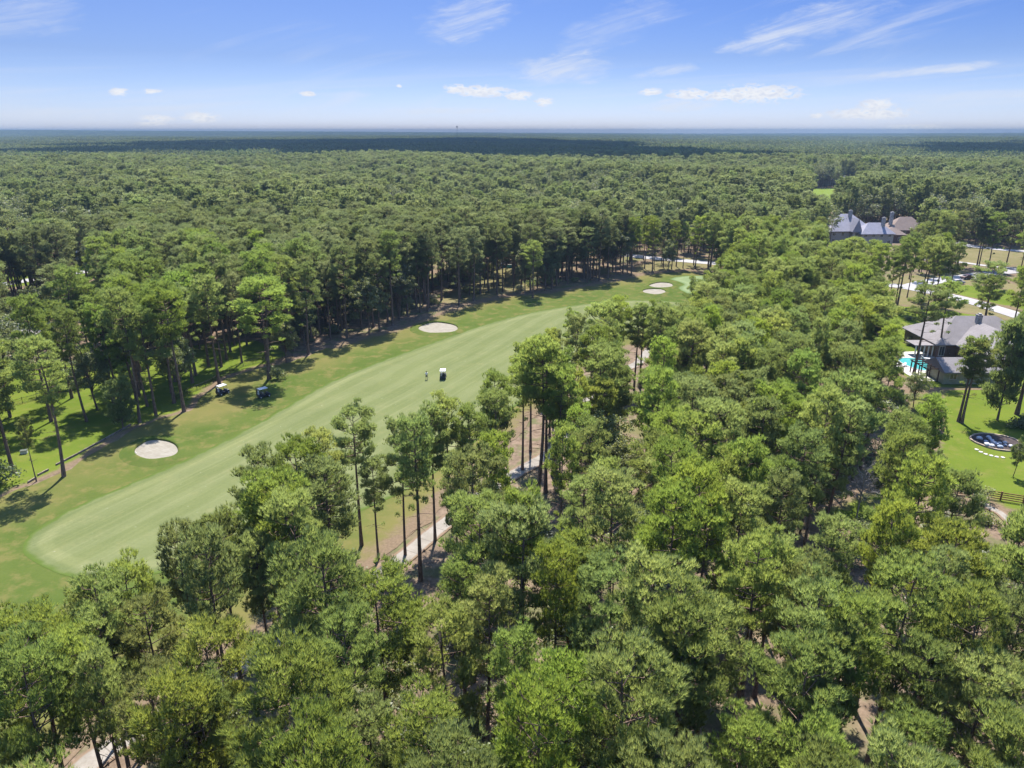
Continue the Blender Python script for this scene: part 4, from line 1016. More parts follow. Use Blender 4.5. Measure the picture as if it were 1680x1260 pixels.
def chimney(x, y, z0, z1, w=.9, root=None, mat=None):
    c = MB(); c.box(x - w / 2, x + w / 2, y - w / 2, y + w / 2, z0, z1); c.box(x - w / 2 - .1, x + w / 2 + .1, y - w / 2 - .1, y + w / 2 + .1, z1, z1 + .18)
    c.box(x - w / 3, x + w / 3, y - w / 3, y + w / 3, z1 + .18, z1 + .5); return c.build('chimney', mat or M_STONE, root)
# house beside the pool
r = empty('house', (95, 148, 0)); tag(r, 'brick and sage house with tan hipped roofs beside the turquoise pool', 'house')
O = Vector((95, 148, 0))
def rel(*b): return (b[0] - O.x, b[1] - O.x, b[2] - O.y, b[3] - O.y, b[4], b[5])
mb = MB(); mb.box(*rel(86.6, 98.2, 134.6, 141.0, 0, 2.62)); wg = mb.build('wall', M_WALLG, r)
mb = MB(); mb.box(*rel(95.0, 118, 152.4, 166, 0, 3.1)); mb.box(*rel(99.2, 113, 141.2, 152.3, 0, 3.1)); mb.build('wall', M_BRICK, r)
hip_roof(*rel(86.0, 99.0, 133.8, 141.6, 2.75, 4.75), gable='w').build('roof', M_ROOFT, r)
hip_roof(*rel(94.2, 118.8, 151.4, 166.8, 3.3, 8.0)).build('roof', M_ROOFT, r)
ro = hip_roof(*rel(98.4, 113.8, 140.4, 156.0, 3.32, 7.2), gable='n').build('roof', M_ROOFT, r); chimney(11, 9, 5.5, 8.6, 1.0, ro)
for x in (-6.6, -3.6, 1.4): window(r, x, 1.1, 1.3, 1.1, -13.4)
window(r, 1.2, .5, 1.1, 2.1, 4.4); window(r, 6.2, .6, 1.4, 1.6, -6.8); window(r, 11.5, .6, 1.4, 1.6, -6.8)
d = MB(); d.box(2.2, 3.2, 4.3, 4.4, .02, 2.15); do = d.build('door', M_DOOR, r); d = MB(); d.box(3.0, 3.06, 4.22, 4.3, 1.0, 1.1); d.build('handle', M_TRIM, do)
for i in range(5):
    c_ = MB(); c_.box(-4.6 + i * .95, -4.38 + i * .95, 4.6, 4.82, .14, 2.75); c_.build('post', M_TRIM, r)
c_ = MB(); c_.box(-5.0, -.2, 4.3, 8.5, 2.75, 2.95); c_.build('porch_roof', M_ROOFT, r)
fx = MB(); fx.box(-8.6, 3.4, -13.9, -13.6, 2.5, 2.68); fx.build('gutter', M_TRIM, r)
# pool, deck, pergola
m, nt, out = new_mat('pool_water'); N = NT(nt); nn = N.noise(N.pos(), 1.2, 3, .6)
b = N.n('ShaderNodeBsdfPrincipled'); N.put(b.inputs['Base Color'], N.mix(nn, (.035, .21, .22), (.06, .29, .29))); b.inputs['Roughness'].default_value = .08; nt.links.new(b.outputs[0], out.inputs[0]); M_WATER = m
t = np.linspace(0, 2 * math.pi, 36, endpoint=False)
pl = np.stack([88.2 + 3.3 * np.cos(t) + .5 * np.cos(2 * t), 147.6 + 4.4 * np.sin(t) + .5 * np.sin(2 * t + 1)], 1)
M_DECK = plain('pool_deck', (.33, .31, .29), .8)
sheet('patio', np.array([(82.8, 136.5), (86.3, 136.2), (86.4, 141.5), (95.8, 142), (96, 152), (94, 157), (84, 156), (82, 148)]), .12, M_DECK, 2)
pr = empty('swimming_pool', (88.2, 147.6, .13)); tag(pr, 'kidney shaped turquoise swimming pool on the pale patio', 'swimming pool')
c0 = pl.mean(0); rim = MB()
for i in range(36):
    a, b2 = pl[i] - (88.2, 147.6), pl[(i + 1) % 36] - (88.2, 147.6); oa, ob = a * 1.1, b2 * 1.1
    rim.add([(a[0], a[1], .0), (b2[0], b2[1], 0), (b2[0], b2[1], .1), (a[0], a[1], .1), (oa[0], oa[1], .1), (ob[0], ob[1], .1), (oa[0], oa[1], 0), (ob[0], ob[1], 0)], [(0, 1, 2, 3), (3, 2, 5, 4), (4, 5, 7, 6)])
rim.build('rim', M_DECK, pr); wm = MB(); wm.add([(p[0] - 88.2, p[1] - 147.6, .03) for p in pl], [tuple(range(36))]); wm.build('water', M_WATER, pr)
pg = empty('pergola', (85.2, 139, .12)); tag(pg, 'dark brown timber pergola between the pool and the low house wing', 'pergola')
for sx in (-1.3, 1.0):
    for sy in (-3.0, 0, 3.0):
        q = MB(); q.box(sx - .09, sx + .09, sy - .09, sy + .09, 0, 2.4); q.build('post', M_TIMB, pg)
    q = MB(); q.box(sx - .06, sx + .06, -3.4, 3.4, 2.4, 2.62); q.build('beam', M_TIMB, pg)
for k in range(6):
    q = MB(); q.box(-1.7, 1.4, -3.05 + k * 1.2, -2.95 + k * 1.2, 2.62, 2.8); q.build('rafter', M_TIMB, pg)
def lounger(x, y, rz, lab):
    o = empty('sun_lounger', (x, y, .13), rz); tag(o, lab, 'sun lounger')
    f = MB(); f.box(-.32, .32, -.95, .95, .26, .33)
    for sx in (-.3, .24):
        for sy in (-.9, .84): f.box(sx, sx + .06, sy, sy + .06, 0, .26)
    f.build('frame', M_TRIM, o); f = MB(); f.prism([(-.3, 0), (.3, 0), (.3, .07), (-.3, .07)], -.9, .3); co = f.build('cushion', M_ROOFW, o); co.location.z = .335
    f = MB(); f.box(-.3, .3, 0, .7, 0, .07); b_ = f.build('backrest', M_ROOFW, o); b_.location = (0, .3, .335); b_.rotation_euler.x = .7
lounger(91.8, 150.6, 1.2, 'white sun lounger at the far end of the pool'); lounger(84.2, 145.6, -1.2, 'white sun lounger on the wood side of the pool')

# far houses
def house(loc, rz, label, blocks, wallm, roofm, chims=(), wins=True):
    r = empty('house', loc, rz); tag(r, label, 'house'); ros = []
    for (x0, x1, y0, y1, ze, zr, g) in blocks:
        q = MB(); q.box(x0, x1, y0, y1, 0, ze - .1); q.build('wall', wallm, r)
        ros.append(hip_roof(x0 - .6, x1 + .6, y0 - .6, y1 + .6, ze, zr, g).build('roof', roofm, r))
        if wins:
            n = max(1, int((x1 - x0) / 3.6))
            for fl in range(2 if ze > 5 else 1):
                for i in range(n): window(r, x0 + (i + .5) * (x1 - x0) / n, .9 + 3 * fl, 1.2, 1.4, y0)
    for (x, y, z0, z1, k) in chims: chimney(x, y, z0, z1, 1.3, ros[k])
    q = MB(); b0 = blocks[0]; q.box((b0[0] + b0[1]) / 2 - 1.9, (b0[0] + b0[1]) / 2 - .8, b0[2] - .08, b0[2], 0, 2.2); q.build('door', M_DOOR, r)
    return r
house((150, 322, 0), .05, 'large blue-grey house with steep hipped roof and two chimneys', [(-8, 12, 0, 15, 5.8, 12.6, ''), (4, 18.5, -5, 4, 5.2, 9.6, ''), (1.2, 4.4, -2.5, 6, 5.9, 11.4, 's')], M_STUC, M_ROOFG, [(3.0, 5.8, 11, 14.0, 0), (14.5, -2, 7.5, 11.6, 1)])
house((176, 331, 0), -.08, 'brown roofed house just behind the large blue-grey house', [(-2, 14, 0, 11, 5.2, 10.6, ''), (-6, 3, -4, 4, 3.6, 6.6, '')], M_BRICK, M_ROOFB, [(-1, 4, 7, 12.5, 0)])
house((302, 690, 0), .5, 'grey roofed house far off at the edge of a distant lawn', [(-9, 9, 0, 12, 5, 12, ''), (7, 17, -3, 6, 4.5, 10, 's')], M_STUC, M_ROOFG)
house((-64, 440, 0), -.3, 'low house with pale roof far off amid the pines beyond the fairway', [(-12, 10, 0, 10, 4.5, 8.2, '')], M_STUC, M_ROOFW)
house((-33.5, 328, 0), .1, 'small white house showing between pines', [(-4, 4, 0, 6, 3.4, 6.2, 's'), (-3, 5, -5, -1, 2.6, 3.6, '')], M_TRIM, M_ROOFW)
house((-163, 280, 0), .2, 'pale roofed house behind the road at the far side of the wood', [(-8, 8, 0, 9, 3.2, 6.4, '')], M_STUC, M_ROOFW)
# concrete driveway under the far-left trees
sheet('driveway', gpoly([(-40, 560), (-30, 538), (14, 532), (82, 528), (92, 545), (80, 562), (40, 566), (10, 575)]), .12, ROADM, 6)

# small pool beyond the pines
r = empty('above_ground_pool', (-1, 266, 0)); tag(r, 'round above-ground pool with white rim beyond the pines', 'pool')
q = MB(); q.lathe([(2.9, 0), (2.9, 1.25), (2.75, 1.25), (2.75, 1.0)], n=28); q.build('wall', plain('pool_liner', (.06, .26, .30)), r)
q = MB(); q.lathe([(2.7, 1.02), (.01, 1.03)], n=28); q.build('water', M_WATER, r); q = MB(); q.lathe([(2.74, 1.25), (2.74, 1.36), (3.05, 1.36), (3.05, 1.25)], n=28); q.build('rim', M_TRIM, r)

# mast on the skyline
q = MB(); th_ = [(0.9, 0), (-.45, .78), (-.45, -.78)]
for k in range(3):
    x, y = th_[k]; q.tube([(x * 2.2, y * 2.2, 0), (x * .8, y * .8, 66)], .22, 4)
for i in range(16):
    z = i * 4.1; s_ = 2.2 - 1.4 * z / 66; s2 = 2.2 - 1.4 * (z + 4.1) / 66
    for k in range(3):
        a, b_ = th_[k], th_[(k + 1) % 3]; q.tube([(a[0] * s_, a[1] * s_, z), (b_[0] * s2, b_[1] * s2, z + 4.1)], .12, 3)
p = at(756, 224.5); mx_, my_ = -262, 3600
r = empty('radio_mast', (mx_, my_, float(hills(mx_, my_)))); tag(r, 'thin radio mast standing above the distant forest on the skyline', 'mast')
q.build('lattice', M_IRON, r); q = MB(); q.lathe([(2.6, 62), (2.9, 63), (2.9, 68), (2.6, 69)], n=12); q.tube([(0, 0, 69), (0, 0, 74)], .25, 5); q.build('antenna', M_IRON, r)

# rock bed on the lawn
m_mulch = plain('mulch', (.045, .035, .035), .9, .1, .4)
rb = empty('rock_bed', (79.2, 106.2, .03)); tag(rb, 'round planting bed with pale brick kerb and dark mulch on the bright lawn', 'planting bed')
ring = []
for k in range(28):
    t = k / 28 * 6.283; ring.append((3.5 * math.cos(t) * (1 + .06 * math.sin(3 * t)), 3.3 * math.sin(t)))
q = MB()
for k in range(28):
    a, b_ = ring[k], ring[(k + 1) % 28]; a2, b2 = (a[0] * 1.07, a[1] * 1.07), (b_[0] * 1.07, b_[1] * 1.07); h0 = .22 + .03 * (k % 2)
    q.add([(*a, 0), (*b_, 0), (*b_, h0), (*a, h0), (*a2, h0), (*b2, h0), (*a2, 0), (*b2, 0)], [(0, 1, 2, 3), (3, 2, 5, 4), (4, 5, 7, 6)])
q.build('kerb', plain('kerb_brick', (.28, .22, .17), .8), rb)
q = MB(); n_ = len(ring); q.add([(0, 0, .3)] + [(x * .5, y * .5, .24) for x, y in ring] + [(x * .99, y * .99, .1) for x, y in ring], [(0, 1 + k, 1 + (k + 1) % n_) for k in range(n_)] + [(1 + k, 1 + n_ + k, 1 + n_ + (k + 1) % n_, 1 + (k + 1) % n_) for k in range(n_)]); q.build('mulch', m_mulch, rb)
def rock_mesh(seed, r=.35):
    bm_ = __import__('bmesh').new(); __import__('bmesh').ops.create_icosphere(bm_, subdivisions=2, radius=r); rg = random.Random(seed)
    ks = [Vector((rg.gauss(0, 1), rg.gauss(0, 1), rg.gauss(0, 1))).normalized() for _ in range(7)]
    for v in bm_.verts:
        for k in ks:
            d_ = v.co.dot(k) - r * .72
            if d_ > 0: v.co -= k * d_ * .8
        v.co.z *= .75
    me = bpy.data.meshes.new('boulder'); bm_.to_mesh(me); bm_.free(); return me
M_R1 = plain('pale_rock', (.36, .36, .40), .8, .3, .25); M_R2 = plain('blue_rock', (.17, .21, .30), .8, .3, .25)
rks = []
for s_ in range(4):
    me = rock_mesh(s_); me.materials.append(M_R1 if s_ < 3 else M_R2); rks.append(me)
rg = random.Random(3)
for k in range(16):
    o = link(bpy.data.objects.new('boulder', rks[k % 4])); a = rg.uniform(0, 6.28); rr = 2.6 * math.sqrt(rg.random())
    o.location = (79.2 - .7 + rr * math.cos(a) * .9, 106.2 - .4 + rr * math.sin(a) * .9, .38); o.rotation_euler = (0, 0, rg.uniform(0, 6)); s_ = rg.uniform(.7, 1.5); o.scale = (s_, s_, s_)
    tag(o, 'blue-grey boulder heaped in the round planting bed' if k % 4 == 3 else 'whitish boulder heaped in the round planting bed', 'boulder', 'boulders in the planting bed')
for k, (px, py) in enumerate([(1602, 738), (1609, 742), (1617, 745.5), (1626, 748), (1635, 750), (1645, 751)]):
    x, y, _ = at(px, py); q = MB(); t_ = np.linspace(0, 6.28, 9)[:-1]; w_ = [.32 * (1 + .12 * math.sin(5 * a + k)) for a in t_]
    v = [(w_[i] * math.cos(t_[i]), w_[i] * math.sin(t_[i]), 0.0) for i in range(8)]; q.add(v + [(a * .94, b_ * .94, .09) for a, b_, _ in v], [tuple(range(8, 16))] + [(i, (i + 1) % 8, 8 + (i + 1) % 8, 8 + i) for i in range(8)])
    o = q.build('stepping_stone', M_DECK); o.location = (x, y, .02); tag(o, 'pale stepping stone curving around the planting bed', 'stepping stone', 'stepping stones around the planting bed')

# fences
def fence(name, line, label, mat, h, spacing, rails, post=.09, rail=.05, pickets=0, cat='fence', lean=0.0):
    L = np.array(line, float); r = empty(name, (*L[0], 0)); tag(r, label, cat); seg = np.linalg.norm(np.diff(L, axis=0), axis=1); tot = seg.sum(); cum = np.r_[0, np.cumsum(seg)]
    n = int(tot / spacing); P_ = [Vector((np.interp(i * tot / n, cum, L[:, 0]) - L[0][0], np.interp(i * tot / n, cum, L[:, 1]) - L[0][1], 0)) for i in range(n + 1)]
    for i, p in enumerate(P_):
        q = MB(); q.box(p.x - post, p.x + post, p.y - post, p.y + post, 0, h + .12); q.build('post', mat, r)
        if i < n:
            e = P_[i + 1]; q = MB(); d_ = (e - p); s_ = Vector((-d_.y, d_.x, 0)).normalized() * .025; g = d_.normalized() * post
            for z in rails:
                a, b_ = p + g, e - g
                q.add([a - s_ + Vector((0, 0, z - rail)), b_ - s_ + Vector((0, 0, z - rail)), b_ + s_ + Vector((0, 0, z - rail)), a + s_ + Vector((0, 0, z - rail)), a - s_ + Vector((0, 0, z + rail)), b_ - s_ + Vector((0, 0, z + rail)), b_ + s_ + Vector((0, 0, z + rail)), a + s_ + Vector((0, 0, z + rail))],
                      [(0, 1, 5, 4), (1, 2, 6, 5), (2, 3, 7, 6), (3, 0, 4, 7), (4, 5, 6, 7), (3, 2, 1, 0)])
            q.build('rails', mat, r)
            if pickets:
                q = MB(); m_ = int(d_.length / pickets)
                for k in range(1, m_): c_ = p + d_ * k / m_; q.box(c_.x - .012, c_.x + .012, c_.y - .012, c_.y + .012, .08, h)
                q.build('pickets', mat, r)
    return r
fl = [at(x, y, 1.2)[:2] for x, y in [(1470, 778), (1500, 786), (1550, 796), (1610, 803), (1680, 814), (1760, 830)]]
fence('rail_fence', fl, 'red-brown timber rail fence along the bright lawn', M_RAIL, 1.25, 2.4, (.25, .58, .9, 1.2), .075, .07)
fence('metal_fence', gpoly([(286, 660), (305, 648), (330, 638), (347, 631), (370, 615), (400, 601), (440, 592), (480, 585)]), 'thin black metal fence between the shaded lawn and the course', M_IRON, 1.2, 2.2, (.15, 1.1), .035, .02, pickets=.16)
fence('boundary_fence', gpoly([(-80, 700), (0, 672), (120, 640), (230, 620), (300, 606)]), 'thin black metal fence crossing the shaded lawn under the trees', M_IRON, 1.2, 2.4, (.15, 1.1), .035, .02, pickets=.2)
# low timber edging on the course boundary, in separate lengths
for (a, b_), lab in zip([((46, 793), (60, 785)), ((62, 781), (80, 772)), ((92, 764), (128, 746)), ((129, 745), (172, 722)), ((173, 721), (215, 698))],
        ['short timber edging between the bush and the thin pine', 'short pale timber beam lying between two bare trunks', 'timber edging starting behind the tall bare trunk', 'middle length of the timber edging above the oval bunker', 'last dark length of timber edging, running up to the bushy conifer']):
    p, e = Vector(at(*a)), Vector(at(*b_)); q = MB(); Ln = (e - p).length; n_ = max(2, int(Ln / 2.4))
    for i in range(n_): q.box(i * Ln / n_ + .01, (i + 1) * Ln / n_ - .01, -.09, .09, 0, .28 + .02 * (i % 2))
    o = q.build('timber_edging', plain('old_timber', (.15, .12, .095), .9, .2, .35)); o.location = p + Vector((0, 0, .03)); o.rotation_euler.z = math.atan2(e.y - p.y, e.x - p.x); tag(o, lab, 'timber edging')
# bush, utility box, rake, rock pile
x, y, _ = at(8, 794); o = link(bpy.data.objects.new('bush', SHR[2])); o.location = (x, y, 0); o.scale = (2.1, 1.9, 1.7); o.color = (.6, .72, .7, 1); tag(o, 'dense dark bush at the foot of a bare trunk on the lawn edge', 'bush')
x, y, _ = at(455, 622); o = link(bpy.data.objects.new('bush', SHR[1])); o.location = (x, y, 0); o.scale = (1.3, 1.2, 1.9); o.color = (.7, .8, .7, 1); tag(o, 'dark bush against the trunk of the broad spreading pine', 'bush')
for px, py, s_, lab in [(1600, 462, 1.3, 'clipped round dark bush beside the driveway'), (1610, 461, 1.5, 'larger round dark bush at the driveway corner'), (1655, 640, 1.2, 'bush at the corner of the low house wing'), (1548, 622, 1.2, 'bush against the gable of the low house wing'), (1672, 700, 1.8, 'spreading pale green bush above the rock bed')]:
    x, y, _ = at(px, py); o = link(bpy.data.objects.new('bush', SHR[int(px) % 4])); o.location = (x, y, 0.04); o.scale = (s_,) * 3; tag(o, lab, 'bush')
x, y, _ = at(40, 744); r = empty('utility_box', (x, y, .02), .4); tag(r, 'small white utility box on the dry lawn behind the thin pine', 'utility box')
q = MB(); q.box(-.45, .45, -.35, .35, 0, .5); q.build('body', M_TRIM, r, bevel=.03); q = MB(); q.box(-.49, .49, -.39, .39, .5, .57); q.build('lid', plain('lid_green', (.05, .06, .05)), r)
x, y, _ = at(214, 747); r = empty('bunker_rake', (x, y, .12), .9); tag(r, 'thin bunker rake lying on the grass beside the oval bunker', 'rake')
q = MB(); q.tube([(-.9, 0, .03), (.9, 0, .05)], .025, 6); q.build('handle', M_TRIM, r); q = MB(); q.box(.88, .94, -.32, .32, .03, .08)
for k in range(9): q.box(.9, .93, -.31 + k * .077, -.29 + k * .077, 0, .04)
q.build('head', M_TRIM, r)

# cars by the far driveway
def car(loc, rz, label, paint):
    r = empty('parked_car', loc, rz); tag(r, label, 'car')
    prof = [(-2.3, .35), (-2.32, .8), (-2.1, .95), (-1.5, 1.0), (-1.05, 1.45), (.45, 1.48), (1.15, 1.02), (2.1, .85), (2.32, .65), (2.3, .32)]
    q = MB(); M_ = Matrix.Rotation(math.pi / 2, 4, 'Z'); n = len(prof); vs = []
    for s_, k in ((-.82, 1), (-.9, .0), (.9, .0), (.82, 1)):
        for x_, z_ in prof: vs.append((x_, (s_ * (.82 if (k and z_ > 1.2) else 1)) if k else s_, z_ if not (not k and z_ > 1.0) else z_))
    lay = []
    for s_ in (-.9, .9):
        for x_, z_ in prof: lay.append((x_, s_ * (.78 if z_ > 1.2 else 1), z_))
    q.add(lay, [tuple(range(n)), tuple(range(2 * n - 1, n - 1, -1))] + [(i, i + n, (i + 1) % n + n, (i + 1) % n) for i in range(n)]); q.build('body', paint, r, bevel=.05)
    q = MB(); q.add([(-1.42, -.74, 1.06), (-1.08, -.66, 1.42), (-1.08, .66, 1.42), (-1.42, .74, 1.06)], [(0, 1, 2, 3)]); ob = q.build('rear_window', M_GLASS, r); ob.location.x = -.03
    q = MB(); q.add([(.52, -.66, 1.44), (1.08, -.74, 1.07), (1.08, .74, 1.07), (.52, .66, 1.44)], [(0, 1, 2, 3)]); ob = q.build('windscreen', M_GLASS, r); ob.location = (.02, 0, .02)
    for s_ in (-1, 1):
        q = MB(); q.add([(-1.25, s_ * .86, 1.06), (.95, s_ * .87, 1.06), (.42, s_ * .73, 1.4), (-1.0, s_ * .73, 1.4)], [(0, 1, 2, 3)]); ob = q.build('side_window', M_GLASS, r); ob.location.y = s_ * .02
        for xx in (-1.45, 1.4):
            w_ = empty('wheel', (xx, s_ * .84, .33)); w_.parent = r
            q = MB(); q.lathe([(.33, -.1), (.33, .1)], n=18, axis='Y'); q.build('tyre', M_IRON, w_); q = MB(); q.lathe([(.19, -.115), (.19, .115)], n=12, axis='Y'); q.build('rim', M_TRIM, w_)
        q = MB(); q.box(2.26, 2.34, s_ * .7 - .14, s_ * .7 + .14, .6, .74); q.build('headlight', M_TRIM, r)
x, y, _ = at(1587, 458); car((x, y, .11), .25, 'dark maroon car parked on the driveway beside the round bushes', plain('maroon_paint', (.05, .012, .016), .3, .6, .05))
x, y, _ = at(1570, 466); car((x, y, .11), .1, 'white car parked at the driveway mouth by the pale road', plain('white_paint', (.38, .36, .40), .3, .6, .04))

# golf carts
M_NAVY = plain('navy_paint', (.012, .018, .045), .35, .6, .1); M_CTOP = plain('cart_roof', (.42, .43, .46), .45, .4, .04); M_SEAT = plain('seat_vinyl', (.20, .19, .18), .5); M_TYRE = plain('tyre', (.015, .015, .015), .8)
def golf_cart(loc, rz, label, roofm):
    r = empty('golf_cart', loc, rz); tag(r, label, 'golf cart')
    q = MB(); prof = [(-1.15, .28), (-1.2, .62), (-.95, .72), (-.2, .72), (-.15, .34), (.55, .34), (.72, .78), (.95, .82), (1.18, .55), (1.2, .3)]
    n = len(prof); lay = [(s_ * .58, x_, z_) for s_ in (-1, 1) for x_, z_ in prof]
    q.add(lay, [tuple(range(n)), tuple(range(2 * n - 1, n - 1, -1))] + [(i, i + n, (i + 1) % n + n, (i + 1) % n) for i in range(n)]); q.build('body', M_NAVY, r, bevel=.03)
    q = MB(); q.box(-.52, .52, -.38, .1, .72, .84); q.build('seat', M_SEAT, r, bevel=.03); q = MB(); q.box(-.52, .52, -.5, -.4, .86, 1.22); q.build('backrest', M_SEAT, r, bevel=.03)
    for sx in (-1, 1):
        for ya, yb in ((.78, .62), (-.62, -.58)):
            q = MB(); q.tube([(sx * .54, ya, .74), (sx * .5, yb, 1.78)], .02, 6); q.build('post', M_IRON, r)
        for yy in (-.8, .84):
            w_ = empty('wheel', (sx * .54, yy, .24)); w_.parent = r
            q = MB(); q.lathe([(.16, -.1), (.24, -.08), (.24, .08), (.16, .1)], n=16, axis='X'); q.build('tyre', M_TYRE, w_); q = MB(); q.lathe([(.13, -.11), (.13, .11)], n=12, axis='X'); q.build('rim', M_TRIM, w_)
        q = MB(); q.box(sx * .42 - .09, sx * .42 + .09, 1.17, 1.21, .5, .58); q.build('headlight', M_TRIM, r)
        q = MB(); q.box(sx * .585 - .02 * sx, sx * .61, -.55, .05, .8, .9); q.build('armrest', M_IRON, r)
    q = MB(); q.add([(-.6, -1.0, 1.78), (.6, -1.0, 1.78), (.6, .78, 1.78), (-.6, .78, 1.78), (-.5, -.9, 1.87), (.5, -.9, 1.87), (.5, .68, 1.87), (-.5, .68, 1.87)], [(3, 2, 1, 0), (4, 5, 6, 7), (0, 1, 5, 4), (1, 2, 6, 5), (2, 3, 7, 6), (3, 0, 4, 7)]); q.build('roof', roofm, r, bevel=.03)
    q = MB(); q.tube([(0, .62, .8), (0, .42, .98)], .02, 6); so = q.build('steering_column', M_IRON, r); so.location.x = -.25
    q = MB(); pts = [(.16 * math.cos(t), .06 * math.sin(t), .15 * math.sin(t)) for t in np.linspace(0, 6.283, 17)]; q.tube(pts, .016, 5, cap=False); so = q.build('steering_wheel', M_IRON, r); so.location = (-.25, .42, .99); so.rotation_euler.x = .5
    m_, nt_, o_ = None, None, None
    q = MB(); q.add([(-.5, .72, .84), (.5, .72, .84), (.48, .64, 1.7), (-.48, .64, 1.7)], [(0, 1, 2, 3)]); q.build('windshield', M_SHIELD, r)
    q = MB(); q.box(-.5, .5, -1.28, -.62, .7, .73); q.box(-.5, .5, -1.28, -1.25, .73, .86); q.build('bag_rack', M_IRON, r)
    return r
m, nt, out = new_mat('clear_shield'); a1 = nt.nodes.new('ShaderNodeBsdfTransparent'); a2 = nt.nodes.new('ShaderNodeBsdfGlossy'); a2.inputs['Roughness'].default_value = .05; mx = nt.nodes.new('ShaderNodeMixShader'); mx.inputs[0].default_value = .25
nt.links.new(a1.outputs[0], mx.inputs[1]); nt.links.new(a2.outputs[0], mx.inputs[2]); nt.links.new(mx.outputs[0], out.inputs[0]); M_SHIELD = m
def golf_bag(M_w, col, label):
    r = empty('golf_bag', (0, 0, 0)); r.matrix_world = M_w; tag(r, label, 'golf bag')
    q = MB(); q.lathe([(.11, 0), (.13, .05), (.125, .55), (.145, .6), (.145, .84)], n=12); q.build('body', col, r)
    q = MB(); q.box(-.09, .09, -.2, -.12, .12, .5); q.build('pocket', col, r, bevel=.02)
    for k in range(5):
        a = k * 1.26; x_, y_ = .07 * math.cos(a), .07 * math.sin(a); q = MB(); q.tube([(x_, y_, .7), (x_ * 1.3, y_ * 1.3, 1.05 + .03 * (k % 3))], .008, 4); q.lathe([(.03, 1.04 + .03 * (k % 3)), (.035, 1.09 + .03 * (k % 3)), (.01, 1.13 + .03 * (k % 3))], (x_ * 1.3, y_ * 1.3, 0), 8); q.build('club', M_TRIM if k % 2 else M_IRON, r)
M_BW = plain('white_bag', (.40, .40, .42), .5); M_BK = plain('black_bag', (.02, .02, .025), .5)
def cart_with_bags(px, py, rz, label, roofm, bags):
    x, y, _ = at(px, py); golf_cart((x, y, .09), rz, label, roofm)
    for sx, col, lab in bags:
        M_ = Matrix.Translation((x, y, .09)) @ Matrix.Rotation(rz, 4, 'Z') @ Matrix.Translation((sx, -1.02, .74)) @ Matrix.Rotation(.12, 4, 'X')
        golf_bag(M_, col, lab)
cart_with_bags(727, 621, .02, 'golf cart with white roof alone on the open fairway', plain('white_cart_roof', (.6, .6, .6), .4, .4, .03), [(-.25, M_BW, 'pale golf bag upright on the back of the fairway cart'), (.25, M_BK, 'black golf bag upright on the back of the fairway cart')])
cart_with_bags(366, 647, -.55, 'golf cart in sunlight at the lawn edge, beside the big tree shadow', M_CTOP, [(-.25, M_BK, 'black golf bag on the sunlit cart by the lawn'), (.25, M_BW, 'white golf bag on the sunlit cart by the lawn')])
cart_with_bags(433, 652, -.8, 'golf cart standing in the shadow of the broad pine', M_CTOP, [(-.25, M_BK, 'black golf bag on the shaded cart'), (.25, M_BW, 'white golf bag on the shaded cart')])

# the golfer
def skin_obj(name, verts, edges, rad, mat, parent, root=0, sub=2):
    me = bpy.data.meshes.new(name); me.from_pydata(verts, edges, []); me.materials.append(mat); o = bpy.data.objects.new(name, me); link(o, parent)
    sm = o.modifiers.new('skin', 'SKIN'); sm.use_smooth_shade = True
    for i, v in enumerate(me.skin_vertices[0].data): v.radius = (rad[i], rad[i]) if not isinstance(rad[i], tuple) else rad[i]; v.use_root = (i == root)
    ss = o.modifiers.new('sub', 'SUBSURF'); ss.levels = sub; ss.render_levels = sub; return o
M_SKIN = plain('skin', (.34, .20, .14), .6, .3, .05); M_SHIRT = plain('white_shirt', (.62, .62, .60), .8, .2, .04); M_SHORT = plain('dark_shorts', (.02, .022, .03), .8); M_HAIR = plain('hair', (.02, .014, .01), .7)
gx_, gy_, _ = at(700, 623.5)
g = empty('person', (gx_, gy_, .09), .15); tag(g, 'person in white shirt, dark shorts and cap standing on the fairway with a club', 'person')
V = [(0, 0, .95), (0, 0, 1.12), (0, .01, 1.3), (0, .015, 1.44), (0, .02, 1.53), (0, .03, 1.62), (0, .03, 1.72)]; E = [(0, 1), (1, 2), (2, 3), (3, 4), (4, 5), (5, 6)]; Rd = [(.155, .11), (.14, .105), (.165, .115), (.12, .08), (.055, .055), (.075, .09), (.065, .08)]
def add(v, r, p): V.append(v); Rd.append(r); E.append((p, len(V) - 1)); return len(V) - 1
for s_ in (-1, 1):
    h_ = add((s_ * .1, 0, .86), .095, 0); k_ = add((s_ * .13, .03, .48), .06, h_); c_ = add((s_ * .135, .0, .32), .058, k_); a_ = add((s_ * .14, -.03, .09), .036, c_); f_ = add((s_ * .15, .06, .04), (.04, .03), a_); add((s_ * .16, .15, .03), (.038, .022), f_)
    sh = add((s_ * .19, .01, 1.42), .06, 3); el_ = add((s_ * .27, .03 + .06 * (s_ > 0), 1.14), .042, sh); wr = add((s_ * .24, .16 + .08 * (s_ > 0), .93 + .04 * (s_ > 0)), .028, el_); pa = add((s_ * .23, .21 + .08 * (s_ > 0), .88 + .04 * (s_ > 0)), (.036, .018), wr)
    b_ = Vector(V[pa])
    for kf, (dx, ln) in enumerate([(-.03, .07), (-.01, .08), (.01, .078), (.03, .06)]):
        m1 = add(tuple(b_ + Vector((dx, .035, -.03))), .009, pa); add(tuple(b_ + Vector((dx * .9, .03, -.03 - ln * .6))), .008, m1)
    t1 = add(tuple(b_ + Vector((-s_ * .04, .02, .0))), .011, pa); add(tuple(b_ + Vector((-s_ * .045, .045, -.025))), .009, t1)
skin_obj('body', V, E, Rd, M_SKIN, g)
